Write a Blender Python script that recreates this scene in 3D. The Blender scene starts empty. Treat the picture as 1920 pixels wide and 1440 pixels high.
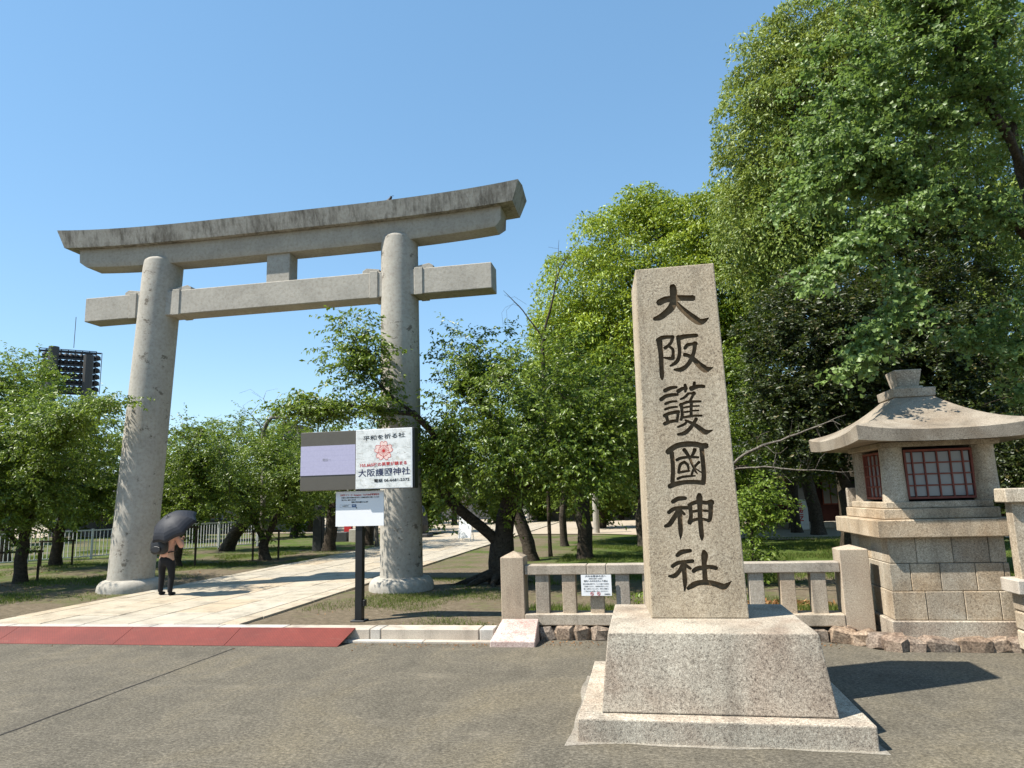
import bpy, bmesh, math, random
import numpy as np
from mathutils import Vector, Matrix

sc = bpy.context.scene
COL = sc.collection
R = math.radians

# ------------------------------------------------------------------ camera
def make_camera():
    yaw, pitch, roll, h = 0.17974, 0.16411, -0.02891, 2.0
    cy, sy = math.cos(yaw), math.sin(yaw)
    cp, sp = math.cos(pitch), math.sin(pitch)
    cr, sr = math.cos(roll), math.sin(roll)
    right = Vector((cy, sy, 0)); fwd = Vector((-sy, cy, 0)); up = Vector((0, 0, 1))
    f2 = cp*fwd + sp*up; u2 = -sp*fwd + cp*up
    r3 = cr*right + sr*u2; u3 = -sr*right + cr*u2
    cd = bpy.data.cameras.new('camera'); cam = bpy.data.objects.new('camera', cd)
    COL.objects.link(cam)
    m = Matrix.Identity(4)
    for i in range(3):
        m[i][0] = r3[i]; m[i][1] = u3[i]; m[i][2] = -f2[i]
    m[2][3] = h
    cam.matrix_world = m
    cd.sensor_width = 36; cd.sensor_fit = 'HORIZONTAL'; cd.lens = 36*1300/1920
    cd.clip_start = 0.1; cd.clip_end = 5000
    sc.camera = cam
make_camera()

# ------------------------------------------------------------------ sky, sun, exposure
SUN_TO = Vector((-0.63, -0.31, 1.0)).normalized()       # direction towards the sun
w = bpy.data.worlds.new('World'); sc.world = w; w.use_nodes = True
wn = w.node_tree.nodes; wl = w.node_tree.links
sky = wn.new('ShaderNodeTexSky'); sky.sky_type = 'NISHITA'; sky.sun_disc = False
sky.sun_elevation = math.asin(SUN_TO.z)
sky.sun_rotation = math.atan2(SUN_TO.x, SUN_TO.y) % (2*math.pi)
sky.air_density = 1.0; sky.dust_density = 0.1; sky.ozone_density = 3.0; sky.altitude = 1200
hs = wn.new('ShaderNodeHueSaturation'); hs.inputs['Saturation'].default_value = 1.42; hs.inputs['Hue'].default_value = 0.4945
gm = wn.new('ShaderNodeGamma'); gm.inputs['Gamma'].default_value = 0.56; hs.inputs['Value'].default_value = 1.62
wl.new(sky.outputs[0], gm.inputs['Color']); wl.new(gm.outputs[0], hs.inputs['Color']); wl.new(hs.outputs[0], wn['Background'].inputs[0])
wn['Background'].inputs[1].default_value = 0.14
sd = bpy.data.lights.new('sun', 'SUN'); sd.energy = 5.0; sd.angle = R(0.53); sd.color = (1.0, 0.95, 0.86)
so = bpy.data.objects.new('sun', sd); COL.objects.link(so)
so.rotation_euler = (-SUN_TO).to_track_quat('-Z', 'Y').to_euler()
so.location = SUN_TO*60
sc.view_settings.view_transform = 'Standard'; sc.view_settings.look = 'None'
sc.view_settings.gamma = 1.0; sc.view_settings.use_curve_mapping = False
sc.view_settings.exposure = 0.92
sc.render.engine = 'CYCLES'
sc.cycles.use_denoising = True
sc.cycles.max_bounces = 6; sc.cycles.transparent_max_bounces = 4
sc.cycles.diffuse_bounces = 2; sc.cycles.glossy_bounces = 2; sc.cycles.transmission_bounces = 2
sc.cycles.caustics_reflective = False; sc.cycles.caustics_refractive = False

# ------------------------------------------------------------------ material helpers
class NT:
    def __init__(s, name, rough=0.8, spec=0.3):
        s.m = bpy.data.materials.new(name); s.m.use_nodes = True
        s.n = s.m.node_tree.nodes; s.l = s.m.node_tree.links
        s.b = s.n['Principled BSDF']; s.b.inputs['Roughness'].default_value = rough
        s.b.inputs['Specular IOR Level'].default_value = spec
        s._p = None
    def put(s, sock, v):
        if isinstance(v, bpy.types.NodeSocket): s.l.new(v, sock)
        else:
            if isinstance(v, tuple) and len(v) == 3 and sock.type == 'RGBA': v = (*v, 1)
            sock.default_value = v
    def pos(s, sc3=(1, 1, 1)):
        if s._p is None: s._p = s.n.new('ShaderNodeNewGeometry').outputs['Position']
        if sc3 == (1, 1, 1): return s._p
        v = s.n.new('ShaderNodeVectorMath'); v.operation = 'MULTIPLY'
        s.l.new(s._p, v.inputs[0]); v.inputs[1].default_value = sc3
        return v.outputs[0]
    def noise(s, scale, detail=3, rough=0.6, vec=None, dist=0.0):
        t = s.n.new('ShaderNodeTexNoise'); s.l.new(vec or s.pos(), t.inputs['Vector'])
        t.inputs['Scale'].default_value = scale; t.inputs['Detail'].default_value = detail
        t.inputs['Roughness'].default_value = rough; t.inputs['Distortion'].default_value = dist
        return t.outputs['Fac']
    def vor(s, scale, feature='F1', out='Distance', vec=None, rnd=1.0):
        t = s.n.new('ShaderNodeTexVoronoi'); s.l.new(vec or s.pos(), t.inputs['Vector'])
        t.feature = feature; t.inputs['Scale'].default_value = scale; t.inputs['Randomness'].default_value = rnd
        return t.outputs[out]
    def ramp(s, fac, stops, interp='LINEAR'):
        r = s.n.new('ShaderNodeValToRGB'); s.l.new(fac, r.inputs[0]); e = r.color_ramp
        e.interpolation = interp
        while len(e.elements) < len(stops): e.elements.new(0.5)
        for k, (p, c) in zip(e.elements, stops):
            if not isinstance(c, tuple): c = (c, c, c)
            k.position = p; k.color = (*c, 1)
        return r.outputs[0]
    def mix(s, fac, a, b, mode='MIX'):
        x = s.n.new('ShaderNodeMix'); x.data_type = 'RGBA'; x.blend_type = mode
        s.put(x.inputs[0], fac); s.put(x.inputs[6], a); s.put(x.inputs[7], b)
        return x.outputs[2]
    def math(s, op, a, b=0.0, clamp=False):
        x = s.n.new('ShaderNodeMath'); x.operation = op; x.use_clamp = clamp
        s.put(x.inputs[0], a); s.put(x.inputs[1], b)
        return x.outputs[0]
    def axis(s, i):
        x = s.n.new('ShaderNodeSeparateXYZ'); s.l.new(s.pos(), x.inputs[0]); return x.outputs[i]
    def attr(s, name):
        a = s.n.new('ShaderNodeAttribute'); a.attribute_name = name; return a.outputs['Fac']
    def rnd(s):
        return s.n.new('ShaderNodeObjectInfo').outputs['Random']
    def bump(s, h, strength=0.3, dist=0.01):
        b = s.n.new('ShaderNodeBump'); s.l.new(h, b.inputs['Height'])
        b.inputs['Strength'].default_value = strength; b.inputs['Distance'].default_value = dist
        s.l.new(b.outputs[0], s.b.inputs['Normal'])
    def col(s, c): s.put(s.b.inputs['Base Color'], c); return s

def plain(name, c, rough=0.6, spec=0.3, metal=0.0, var=0.12, scale=9):
    t = NT(name, rough, spec); t.b.inputs['Metallic'].default_value = metal
    n = t.noise(scale, 4)
    t.col(t.mix(1.0, c, t.ramp(n, [(0.3, 1-var), (0.7, 1.0)]), 'MULTIPLY'))
    return t.m

def granite(name, dark, base, light, stain=0.25, stain_col=(0.55, 0.42, 0.38), tint=0.0, sp=72, bump=0.5):
    t = NT(name, 0.75, 0.3)
    n1 = t.noise(sp, 3, 0.75); n0 = t.noise(sp*2.7, 2, 0.6)
    c = t.ramp(n1, [(0.37, tuple(q*.9 for q in dark)), (0.47, base), (0.55, base), (0.64, light)])
    c = t.mix(0.45, c, t.ramp(n0, [(0.38, tuple(q*.85 for q in dark)), (0.5, base), (0.62, light)]))
    n2 = t.noise(1.6, 6, 0.62, dist=0.6)
    c = t.mix(t.ramp(n2, [(0.42, 0.0), (0.72, stain)]), c, t.mix(1.0, c, stain_col, 'MULTIPLY'))
    n3 = t.noise(0.8, 5, 0.6, vec=t.pos((3.2, 3.2, 0.55)))
    c = t.mix(1.0, c, t.ramp(n3, [(0.3, 0.62), (0.48, 0.95), (0.75, 1.12)]), 'MULTIPLY')
    if tint:
        c = t.mix(1.0, c, t.ramp(t.rnd(), [(0, (1-tint, 1-tint*1.05, 1-tint*1.1)), (0.35, (1.0, 0.97, 0.92)), (0.6, (1.04, 0.93, 0.8)), (1, (1+tint*.5, 1+tint*.45, 1+tint*.3))]), 'MULTIPLY')
    t.col(c)
    t.bump(t.math('ADD', n1, t.math('MULTIPLY', n0, 0.5)), bump, 0.006)
    return t.m

M = {}
M['granite'] = granite('granite', (0.17, 0.128, 0.088), (0.42, 0.345, 0.245), (0.63, 0.545, 0.41), 0.35, (0.7, 0.56, 0.42), sp=42)
M['granite_base'] = granite('granite_base', (0.13, 0.105, 0.083), (0.41, 0.358, 0.282), (0.7, 0.63, 0.505), 0.7, (0.6, 0.47, 0.42), sp=40)
M['granite_fence'] = granite('granite_fence', (0.24, 0.205, 0.165), (0.42, 0.37, 0.305), (0.56, 0.51, 0.43), 0.35, tint=0.1, sp=50)
M['granite_wall'] = granite('granite_wall', (0.19, 0.16, 0.125), (0.44, 0.385, 0.305), (0.66, 0.6, 0.5), 0.7, (0.62, 0.49, 0.36), tint=0.2, sp=44)
M['granite_pink'] = granite('granite_pink', (0.34, 0.22, 0.19), (0.56, 0.44, 0.39), (0.76, 0.66, 0.58), 0.8, (0.55, 0.36, 0.32), sp=34)
M['granite_roof'] = granite('granite_roof', (0.15, 0.12, 0.09), (0.31, 0.262, 0.2), (0.46, 0.40, 0.32), 0.75, (0.52, 0.43, 0.34), sp=60, bump=0.6)
M['rubble'] = granite('rubble', (0.10, 0.08, 0.065), (0.25, 0.2, 0.16), (0.44, 0.37, 0.3), 0.6, (0.5, 0.36, 0.3), tint=0.22, sp=16, bump=0.9)
M['kerb'] = granite('kerb_granite', (0.28, 0.26, 0.235), (0.5, 0.475, 0.43), (0.68, 0.65, 0.6), 0.3, tint=0.1, sp=95)
M['paving'] = granite('paving_granite', (0.23, 0.2, 0.155), (0.43, 0.385, 0.31), (0.57, 0.52, 0.43), 0.3, (0.72, 0.66, 0.58), tint=0.10, sp=60, bump=0.2)
M['carve'] = plain('carved_paint', (0.17, 0.118, 0.068), 0.85, 0.15, var=0.5, scale=26)

def concrete(name, streak):
    t = NT(name, 0.9, 0.2)
    n1 = t.noise(14, 6, 0.7); n2 = t.noise(1.3, 5, 0.6, dist=0.5); n0 = t.noise(70, 2)
    c = t.ramp(n1, [(0.3, (0.30, 0.27, 0.225)), (0.5, (0.38, 0.352, 0.302)), (0.75, (0.43, 0.402, 0.35))])
    c = t.mix(1.0, c, t.ramp(n2, [(0.3, 0.84), (0.6, 1.03)]), 'MULTIPLY')
    if streak == 'beam':
        s = t.noise(1.0, 5, 0.75, vec=t.pos((9, 9, 0.5))); g = t.noise(0.9, 3)
        k = t.math('ADD', s, t.math('MULTIPLY', t.math('SUBTRACT', g, 0.5), 0.7))
        c = t.mix(t.ramp(k, [(0.42, 0.0), (0.68, 0.82)]), c, (0.095, 0.08, 0.06))
    elif streak == 'pillar':
        s = t.noise(1.1, 6, 0.68, vec=t.pos((1.5, 1.5, 1.0)), dist=1.0); g = t.noise(4.2, 5, 0.75, vec=t.pos((1, 1, 1.8)))
        k = t.math('MULTIPLY', s, g)
        c = t.mix(t.ramp(k, [(0.322, 0.0), (0.352, 0.8)]), c, (0.11, 0.092, 0.07))
    t.col(c); t.bump(t.math('ADD', n1, t.math('MULTIPLY', n0, 0.6)), 0.35, 0.015)
    return t.m
M['concrete'] = concrete('concrete', None)
M['concrete_beam'] = concrete('concrete_stained', 'beam')
M['concrete_pillar'] = concrete('concrete_pillar', 'pillar')

def mk_asphalt():
    t = NT('asphalt', 0.92, 0.2)
    a = t.noise(26, 5, 0.85, vec=t.pos((1.0, 1.5, 1))); b = t.ramp(t.vor(60), [(0.1, 1.0), (0.6, 0.4)]); p = t.noise(0.55, 6, 0.62, dist=0.8); q = t.noise(4.2, 5, 0.7)
    st = t.noise(1.0, 5, 0.7, vec=t.pos((0.9, 3.0, 1)))
    c = t.ramp(a, [(0.36, (0.03, 0.026, 0.019)), (0.5, (0.112, 0.098, 0.074)), (0.66, (0.28, 0.247, 0.19))])
    c = t.mix(0.35, c, t.mix(1.0, (0.2, 0.175, 0.13), b, 'MULTIPLY'))
    c = t.mix(1.0, c, t.ramp(p, [(0.3, (0.78, 0.79, 0.8)), (0.5, 1.02), (0.7, (1.22, 1.18, 1.08))]), 'MULTIPLY')
    c = t.mix(1.0, c, t.ramp(q, [(0.3, 0.84), (0.7, 1.13)]), 'MULTIPLY')
    c = t.mix(t.ramp(st, [(0.58, 0.0), (0.78, 0.55)]), c, (0.23, 0.2, 0.15))
    ck = t.vor(0.42, 'DISTANCE_TO_EDGE', vec=t.pos()); wb = t.noise(2.0, 4)
    ck = t.math('ADD', ck, t.math('MULTIPLY', t.math('SUBTRACT', wb, 0.5), 0.10)); msk = t.noise(0.28, 2)
    c = t.mix(t.math('MULTIPLY', t.ramp(ck, [(0.0, 0.7), (0.006, 0.0)]), t.ramp(msk, [(0.9, 0.0), (0.95, 1.0)])), c, (0.05, 0.044, 0.036))
    sp_ = t.vor(3.1, vec=t.pos()); c = t.mix(t.ramp(sp_, [(0.02, 0.55), (0.035, 0.0)]), c, (0.42, 0.39, 0.33))
    wr = t.noise(0.9, 6, 0.75, vec=t.pos((2.6, 0.55, 1)), dist=0.5)
    c = t.mix(1.0, c, t.ramp(wr, [(0.32, (0.9, 0.9, 0.9)), (0.52, 1.02), (0.7, (1.14, 1.12, 1.07))]), 'MULTIPLY')
    t.col(c); t.bump(a, 0.7, 0.008)
    return t.m
M['asphalt'] = mk_asphalt()

def mk_ground():
    t = NT('earth_and_grass', 0.97, 0.1)
    a = t.noise(9, 6, 0.75); b = t.noise(0.45, 5, 0.65, dist=0.4); f = t.noise(60, 3, 0.7)
    dirt = t.ramp(a, [(0.28, (0.085, 0.066, 0.043)), (0.55, (0.175, 0.14, 0.095)), (0.78, (0.28, 0.23, 0.165))])
    grass = t.ramp(a, [(0.3, (0.04, 0.065, 0.012)), (0.6, (0.085, 0.125, 0.022)), (0.8, (0.16, 0.17, 0.05))])
    x = t.axis(0); y = t.axis(1)
    right = t.math('MULTIPLY', t.math('SUBTRACT', x, -3.2), 0.22, True)      # lawn thickens away from the path
    far = t.math('MULTIPLY', t.math('SUBTRACT', y, 15.5), 0.16, True)
    k = t.math('MULTIPLY', t.math('ADD', right, 0.25), t.math('ADD', far, 0.25))
    left = t.math('MULTIPLY', t.math('SUBTRACT', -11.9, x), 0.25, True)
    k = t.math('ADD', k, t.math('MULTIPLY', left, 0.2))
    k = t.math('ADD', t.math('MULTIPLY', t.math('SUBTRACT', b, 0.5), 2.6), k)
    k = t.math('ADD', t.math('MULTIPLY', t.math('SUBTRACT', a, 0.5), 1.2), k)
    m = t.ramp(k, [(0.2, 0.0), (0.68, 0.95)])
    c = t.mix(m, dirt, grass)
    c = t.mix(1.0, c, t.ramp(f, [(0.3, 0.72), (0.7, 1.2)]), 'MULTIPLY')
    t.col(c); t.bump(t.math('ADD', a, f), 0.7, 0.03)
    return t.m
M['ground'] = mk_ground()
def mk_sand():
    t = NT('plaza_sand', 0.95, 0.1); a = t.noise(3, 6, 0.7); f = t.noise(40, 3)
    c = t.ramp(a, [(0.3, (0.33, 0.27, 0.2)), (0.7, (0.44, 0.37, 0.285))])
    t.col(t.mix(1.0, c, t.ramp(f, [(0.3, 0.85), (0.7, 1.08)]), 'MULTIPLY')); return t.m
M['sand'] = mk_sand()
M['mortar'] = granite('bedding_mortar', (0.16, 0.14, 0.11), (0.27, 0.245, 0.2), (0.4, 0.37, 0.31), 0.4, sp=30)
M['terrain'] = plain('terrain_soil', (0.14, 0.13, 0.09), 0.95, 0.1)
M['joint'] = plain('joint_soil', (0.09, 0.075, 0.055), 0.95, 0.1)
M['tar'] = plain('joint_tar', (0.035, 0.03, 0.026), 0.8, 0.3, var=0.4, scale=20)

def mk_ramp():
    t = NT('red_checker_steel', 0.55, 0.4)
    v = t.n.new('ShaderNodeTexBrick')
    m = t.n.new('ShaderNodeMapping'); t.l.new(t.pos(), m.inputs[0]); m.inputs['Rotation'].default_value = (0, 0, R(45))
    t.l.new(m.outputs[0], v.inputs['Vector']); v.inputs['Scale'].default_value = 8; v.inputs['Mortar Size'].default_value = 0.012
    v.inputs['Color1'].default_value = (1, 1, 1, 1); v.inputs['Color2'].default_value = (0.8, 0.8, 0.8, 1); v.inputs['Mortar'].default_value = (0, 0, 0, 1)
    a = t.noise(1.4, 6, 0.7); b = t.noise(1.0, 5, 0.7, vec=t.pos((2, 9, 9)))
    c = t.ramp(a, [(0.3, (0.12, 0.021, 0.013)), (0.6, (0.18, 0.031, 0.019)), (0.8, (0.215, 0.055, 0.036))])
    c = t.mix(t.ramp(b, [(0.6, 0.0), (0.8, 0.5)]), c, (0.24, 0.12, 0.09))
    c = t.mix(0.5, c, t.mix(1.0, c, v.outputs['Color'], 'MULTIPLY'))
    t.col(c); t.bump(v.outputs['Fac'], -0.6, 0.01)
    return t.m
M['red_steel'] = mk_ramp()

def bark(name, d, l, sc3=(7, 7, 1.6)):
    t = NT(name, 0.95, 0.15); n = t.noise(2.2, 6, 0.75, vec=t.pos(sc3), dist=0.8); g = t.noise(1.2, 3)
    c = t.ramp(n, [(0.3, d), (0.65, l)])
    c = t.mix(t.ramp(g, [(0.5, 0.0), (0.75, 0.35)]), c, (0.13, 0.125, 0.10))
    c = t.mix(1.0, c, t.ramp(t.vor(9, out='Distance', vec=t.pos((2.2, 2.2, 1.0))), [(0.05, 0.35), (0.35, 1.15)]), 'MULTIPLY')
    t.col(c); t.bump(n, 1.0, 0.09); return t.m
M['bark'] = bark('cherry_bark', (0.022, 0.017, 0.013), (0.095, 0.076, 0.057), (4, 4, 9))
M['bark2'] = bark('tree_bark', (0.022, 0.017, 0.012), (0.10, 0.078, 0.055))
M['bark_grey'] = bark('dry_twig_bark', (0.10, 0.085, 0.07), (0.27, 0.24, 0.2))

def leaf(name, stops, trans=0.32, rough=0.45, spec=0.35, tcol=(0.30, 0.42, 0.05)):
    t = NT(name, rough, spec)
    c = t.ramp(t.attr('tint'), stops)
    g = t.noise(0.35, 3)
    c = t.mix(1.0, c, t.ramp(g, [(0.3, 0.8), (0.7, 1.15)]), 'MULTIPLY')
    t.col(c)
    tr = t.n.new('ShaderNodeBsdfTranslucent')
    t.put(tr.inputs[0], t.mix(0.5, c, tcol))
    mx = t.n.new('ShaderNodeMixShader'); mx.inputs[0].default_value = trans
    t.l.new(t.b.outputs[0], mx.inputs[1]); t.l.new(tr.outputs[0], mx.inputs[2])
    t.l.new(mx.outputs[0], t.n['Material Output'].inputs[0])
    return t.m
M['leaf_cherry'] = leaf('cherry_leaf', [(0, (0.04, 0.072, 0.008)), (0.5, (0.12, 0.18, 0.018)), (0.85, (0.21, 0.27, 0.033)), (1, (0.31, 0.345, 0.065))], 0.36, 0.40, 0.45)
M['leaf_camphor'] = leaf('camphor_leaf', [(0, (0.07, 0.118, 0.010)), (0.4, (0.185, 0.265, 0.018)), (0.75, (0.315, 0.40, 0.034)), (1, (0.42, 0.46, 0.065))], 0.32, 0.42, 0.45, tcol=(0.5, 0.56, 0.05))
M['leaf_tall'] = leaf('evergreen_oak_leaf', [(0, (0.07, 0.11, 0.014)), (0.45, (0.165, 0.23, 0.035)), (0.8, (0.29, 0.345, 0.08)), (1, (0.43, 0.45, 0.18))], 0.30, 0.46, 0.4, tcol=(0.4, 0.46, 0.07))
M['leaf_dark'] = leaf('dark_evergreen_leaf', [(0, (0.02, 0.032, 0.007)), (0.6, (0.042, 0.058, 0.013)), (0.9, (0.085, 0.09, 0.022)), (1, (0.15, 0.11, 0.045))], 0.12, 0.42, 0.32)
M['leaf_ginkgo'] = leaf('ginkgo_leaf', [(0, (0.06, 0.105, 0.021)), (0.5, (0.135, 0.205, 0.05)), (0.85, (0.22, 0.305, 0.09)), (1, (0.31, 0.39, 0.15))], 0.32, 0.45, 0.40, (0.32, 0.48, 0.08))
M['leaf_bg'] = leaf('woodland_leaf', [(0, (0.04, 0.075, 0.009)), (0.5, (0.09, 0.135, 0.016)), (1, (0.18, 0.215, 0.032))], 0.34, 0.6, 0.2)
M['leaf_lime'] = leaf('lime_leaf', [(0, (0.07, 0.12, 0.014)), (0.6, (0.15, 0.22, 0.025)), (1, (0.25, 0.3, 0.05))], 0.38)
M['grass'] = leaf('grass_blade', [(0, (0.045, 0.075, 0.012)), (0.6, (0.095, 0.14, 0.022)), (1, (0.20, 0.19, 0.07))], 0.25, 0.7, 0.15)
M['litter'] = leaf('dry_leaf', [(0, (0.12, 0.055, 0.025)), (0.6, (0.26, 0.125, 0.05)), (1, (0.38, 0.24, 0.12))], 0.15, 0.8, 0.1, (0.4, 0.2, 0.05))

M['black_steel'] = plain('black_steel', (0.012, 0.012, 0.012), 0.4, 0.4)
M['dark_steel'] = plain('tower_steel', (0.035, 0.034, 0.034), 0.6, 0.3)
M['pole_steel'] = plain('tower_pole', (0.06, 0.058, 0.055), 0.6, 0.3)
M['white_paint'] = plain('white_paint', (0.72, 0.72, 0.70), 0.5, 0.4, var=0.15)
M['white_board'] = plain('white_board', (0.82, 0.82, 0.82), 0.35, 0.4, var=0.04, scale=3)
M['cabinet'] = plain('sign_cabinet', (0.10, 0.09, 0.072), 0.5, 0.4, var=0.08)
M['ink'] = plain('black_ink', (0.012, 0.012, 0.013), 0.6)
M['navy_ink'] = plain('navy_ink', (0.02, 0.022, 0.075), 0.6)
M['red_ink'] = plain('red_ink', (0.55, 0.035, 0.03), 0.6)
M['grey_ink'] = plain('grey_ink', (0.2, 0.2, 0.2), 0.6)
M['blue_ink'] = plain('blue_ink', (0.015, 0.08, 0.22), 0.6)
M['pale_pink'] = plain('pale_pink', (0.85, 0.62, 0.55), 0.6)
M['window_red'] = plain('bengara_wood', (0.23, 0.068, 0.048), 0.7, var=0.35)
M['pane'] = plain('frosted_pane', (0.27, 0.265, 0.26), 0.25, 0.5, var=0.2, scale=2.5)
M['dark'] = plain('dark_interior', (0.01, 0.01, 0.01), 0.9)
M['roof_tile'] = plain('roof_tile', (0.09, 0.085, 0.085), 0.6, var=0.3)
M['roof_copper'] = plain('roof_red', (0.30, 0.13, 0.09), 0.7, var=0.3)
M['plaster'] = plain('plaster_wall', (0.66, 0.65, 0.62), 0.85, var=0.12, scale=1.5)
M['red_wood'] = plain('red_wood', (0.06, 0.016, 0.013), 0.7, var=0.35)
M['vermilion'] = plain('vermilion', (0.5, 0.03, 0.03), 0.6)
M['grey_wall'] = plain('grey_wall', (0.3, 0.3, 0.3), 0.8)
M['brick_tower'] = plain('tower_cladding', (0.12, 0.095, 0.085), 0.8)
M['glass'] = plain('window_glass', (0.05, 0.06, 0.07), 0.15, 0.6)
M['skin'] = plain('skin', (0.52, 0.32, 0.23), 0.6, var=0.05)
M['pink'] = plain('pink_cloth', (0.62, 0.36, 0.29), 0.85, var=0.1)
M['black_cloth'] = plain('black_cloth', (0.014, 0.014, 0.016), 0.85)
M['hair'] = plain('black_hair', (0.012, 0.01, 0.009), 0.5)
M['umbrella'] = plain('umbrella_fabric', (0.024, 0.026, 0.034), 0.62, 0.3)
M['bag'] = plain('bag_nylon', (0.02, 0.02, 0.023), 0.45, 0.4)
M['feather'] = plain('dark_feather', (0.02, 0.022, 0.03), 0.6)
M['memorial'] = plain('dark_stone', (0.05, 0.05, 0.05), 0.6, var=0.3)

def mk_screen():
    t = NT('led_screen', 0.5, 0.3); wv = t.n.new('ShaderNodeTexWave'); t.l.new(t.pos(), wv.inputs[0])
    wv.bands_direction = 'Z'; wv.inputs['Scale'].default_value = 3.6; wv.inputs['Distortion'].default_value = 0.4
    n = t.noise(30, 3)
    c = t.mix(t.ramp(wv.outputs['Fac'], [(0.0, 0.5), (0.12, 0.0)]), (0.58, 0.58, 0.83), (0.5, 0.5, 0.76))
    c = t.mix(1.0, c, t.ramp(n, [(0.35, 0.93), (0.65, 1.04)]), 'MULTIPLY')
    t.col((0.1, 0.1, 0.12)); t.put(t.b.inputs['Emission Color'], c); t.b.inputs['Emission Strength'].default_value = 0.33
    return t.m
M['screen'] = mk_screen()
def mk_print():
    t = NT('blossom_print', 0.4, 0.4); a = t.noise(5.2, 6, 0.7, dist=1.5); b = t.noise(2.6, 4, 0.6, vec=t.pos((0.8, 1, 2.2)), dist=2.0)
    g = t.noise(3.3, 3, 0.6, dist=1.0)
    c = t.ramp(a, [(0.3, (0.42, 0.43, 0.41)), (0.48, (0.68, 0.69, 0.66)), (0.7, (0.8, 0.8, 0.77))])
    c = t.mix(t.ramp(b, [(0.485, 0.0), (0.5, 0.7), (0.515, 0.0)]), c, (0.28, 0.24, 0.19))
    c = t.mix(t.ramp(g, [(0.62, 0.0), (0.74, 0.5)]), c, (0.42, 0.38, 0.24))
    t.col(c); return t.m
M['print'] = mk_print()

# ------------------------------------------------------------------ object helpers
ORG = {}
def org(p): return ORG.get(p.name, (0.0, 0.0, 0.0)) if p else (0.0, 0.0, 0.0)
def meta(o, label=None, cat=None, group=None, kind=None):
    if label: o['label'] = label
    if cat: o['category'] = cat
    if group: o['group'] = group
    if kind: o['kind'] = kind
    return o
def thing(name, label, cat, loc, group=None):
    o = bpy.data.objects.new(name, None); COL.objects.link(o); o.location = loc
    o.empty_display_size = 0.2
    ORG[o.name] = tuple(loc)
    return meta(o, label, cat, group)
def link(me, name, parent=None, o0=None):
    o = bpy.data.objects.new(name, me); COL.objects.link(o)
    if parent: o.parent = parent
    ORG[o.name] = o0 if o0 is not None else org(parent)
    return o

class MB:
    def __init__(s): s.v = []; s.f = []
    def add(s, vs, fs):
        n = len(s.v); s.v += [tuple(p) for p in vs]; s.f += [tuple(i+n for i in f) for f in fs]; return s
    def box(s, x0, x1, y0, y1, z0, z1, tx=0.0, ty=None):
        ty = tx if ty is None else ty
        return s.add([(x0, y0, z0), (x1, y0, z0), (x1, y1, z0), (x0, y1, z0),
                      (x0+tx, y0+ty, z1), (x1-tx, y0+ty, z1), (x1-tx, y1-ty, z1), (x0+tx, y1-ty, z1)],
                     [(3, 2, 1, 0), (4, 5, 6, 7), (0, 1, 5, 4), (1, 2, 6, 5), (2, 3, 7, 6), (3, 0, 4, 7)])
    def loft(s, rings, cap=True, closed=True):
        n = len(rings[0]); b = len(s.v)
        for r in rings: s.v += [tuple(p) for p in r]
        for i in range(len(rings)-1):
            for j in range(n if closed else n-1):
                k = (j+1) % n
                s.f.append((b+i*n+j, b+i*n+k, b+(i+1)*n+k, b+(i+1)*n+j))
        if cap:
            s.f.append(tuple(b+j for j in reversed(range(n))))
            s.f.append(tuple(b+(len(rings)-1)*n+j for j in range(n)))
        return s
    def lathe(s, cx, cy, prof, n=24, cap=True, lean=None):
        rings = []
        for i, (r, z) in enumerate(prof):
            ox, oy = lean(z) if lean else (0, 0)
            rings.append([(cx+ox+r*math.cos(2*math.pi*j/n), cy+oy+r*math.sin(2*math.pi*j/n), z) for j in range(n)])
        return s.loft(rings, cap)
    def tube(s, pts, rad, n=8, cap=True):
        pts = [Vector(p) for p in pts]; rings = []
        if not hasattr(rad, '__len__'): rad = [rad]*len(pts)
        ref = None
        for i, p in enumerate(pts):
            d = (pts[min(i+1, len(pts)-1)]-pts[max(i-1, 0)]).normalized()
            if ref is None: ref = d.orthogonal().normalized()
            a = (ref - d*ref.dot(d))
            a = a.normalized() if a.length > 1e-6 else d.orthogonal().normalized()
            ref = a; b = d.cross(a)
            rings.append([p + a*(rad[i]*math.cos(2*math.pi*j/n)) + b*(rad[i]*math.sin(2*math.pi*j/n)) for j in range(n)])
        return s.loft(rings, cap)
    def mesh(s, name, mat, o0=(0, 0, 0), bevel=0.0, smooth=False, seg=1):
        me = bpy.data.meshes.new(name)
        me.from_pydata([(x-o0[0], y-o0[1], z-o0[2]) for x, y, z in s.v], [], s.f)
        bm = bmesh.new(); bm.from_mesh(me)
        bmesh.ops.recalc_face_normals(bm, faces=bm.faces)
        if bevel:
            bmesh.ops.bevel(bm, geom=[e for e in bm.edges], offset=bevel, segments=seg, affect='EDGES', profile=0.6, clamp_overlap=True)
        bm.to_mesh(me); bm.free()
        me.materials.append(mat)
        if smooth: me.shade_smooth()
        me.update(); return me
    def obj(s, name, mat, parent=None, bevel=0.0, smooth=False, seg=1, own=None, **kw):
        o0 = org(parent) if parent else (own or (0, 0, 0))
        o = link(s.mesh(name, mat, o0, bevel, smooth, seg), name, parent, o0)
        if own and not parent: o.location = own
        return meta(o, **kw) if kw else o
def box(name, mat, b, parent=None, bevel=0.0, t=0.0, **kw):
    return MB().box(*b, tx=t).obj(name, mat, parent, bevel, **kw)
def smooth_angle(o, ang=40):
    me = o.data; me.shade_smooth()
    try: me.set_sharp_from_angle(angle=R(ang))
    except Exception: pass
    return o

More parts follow.
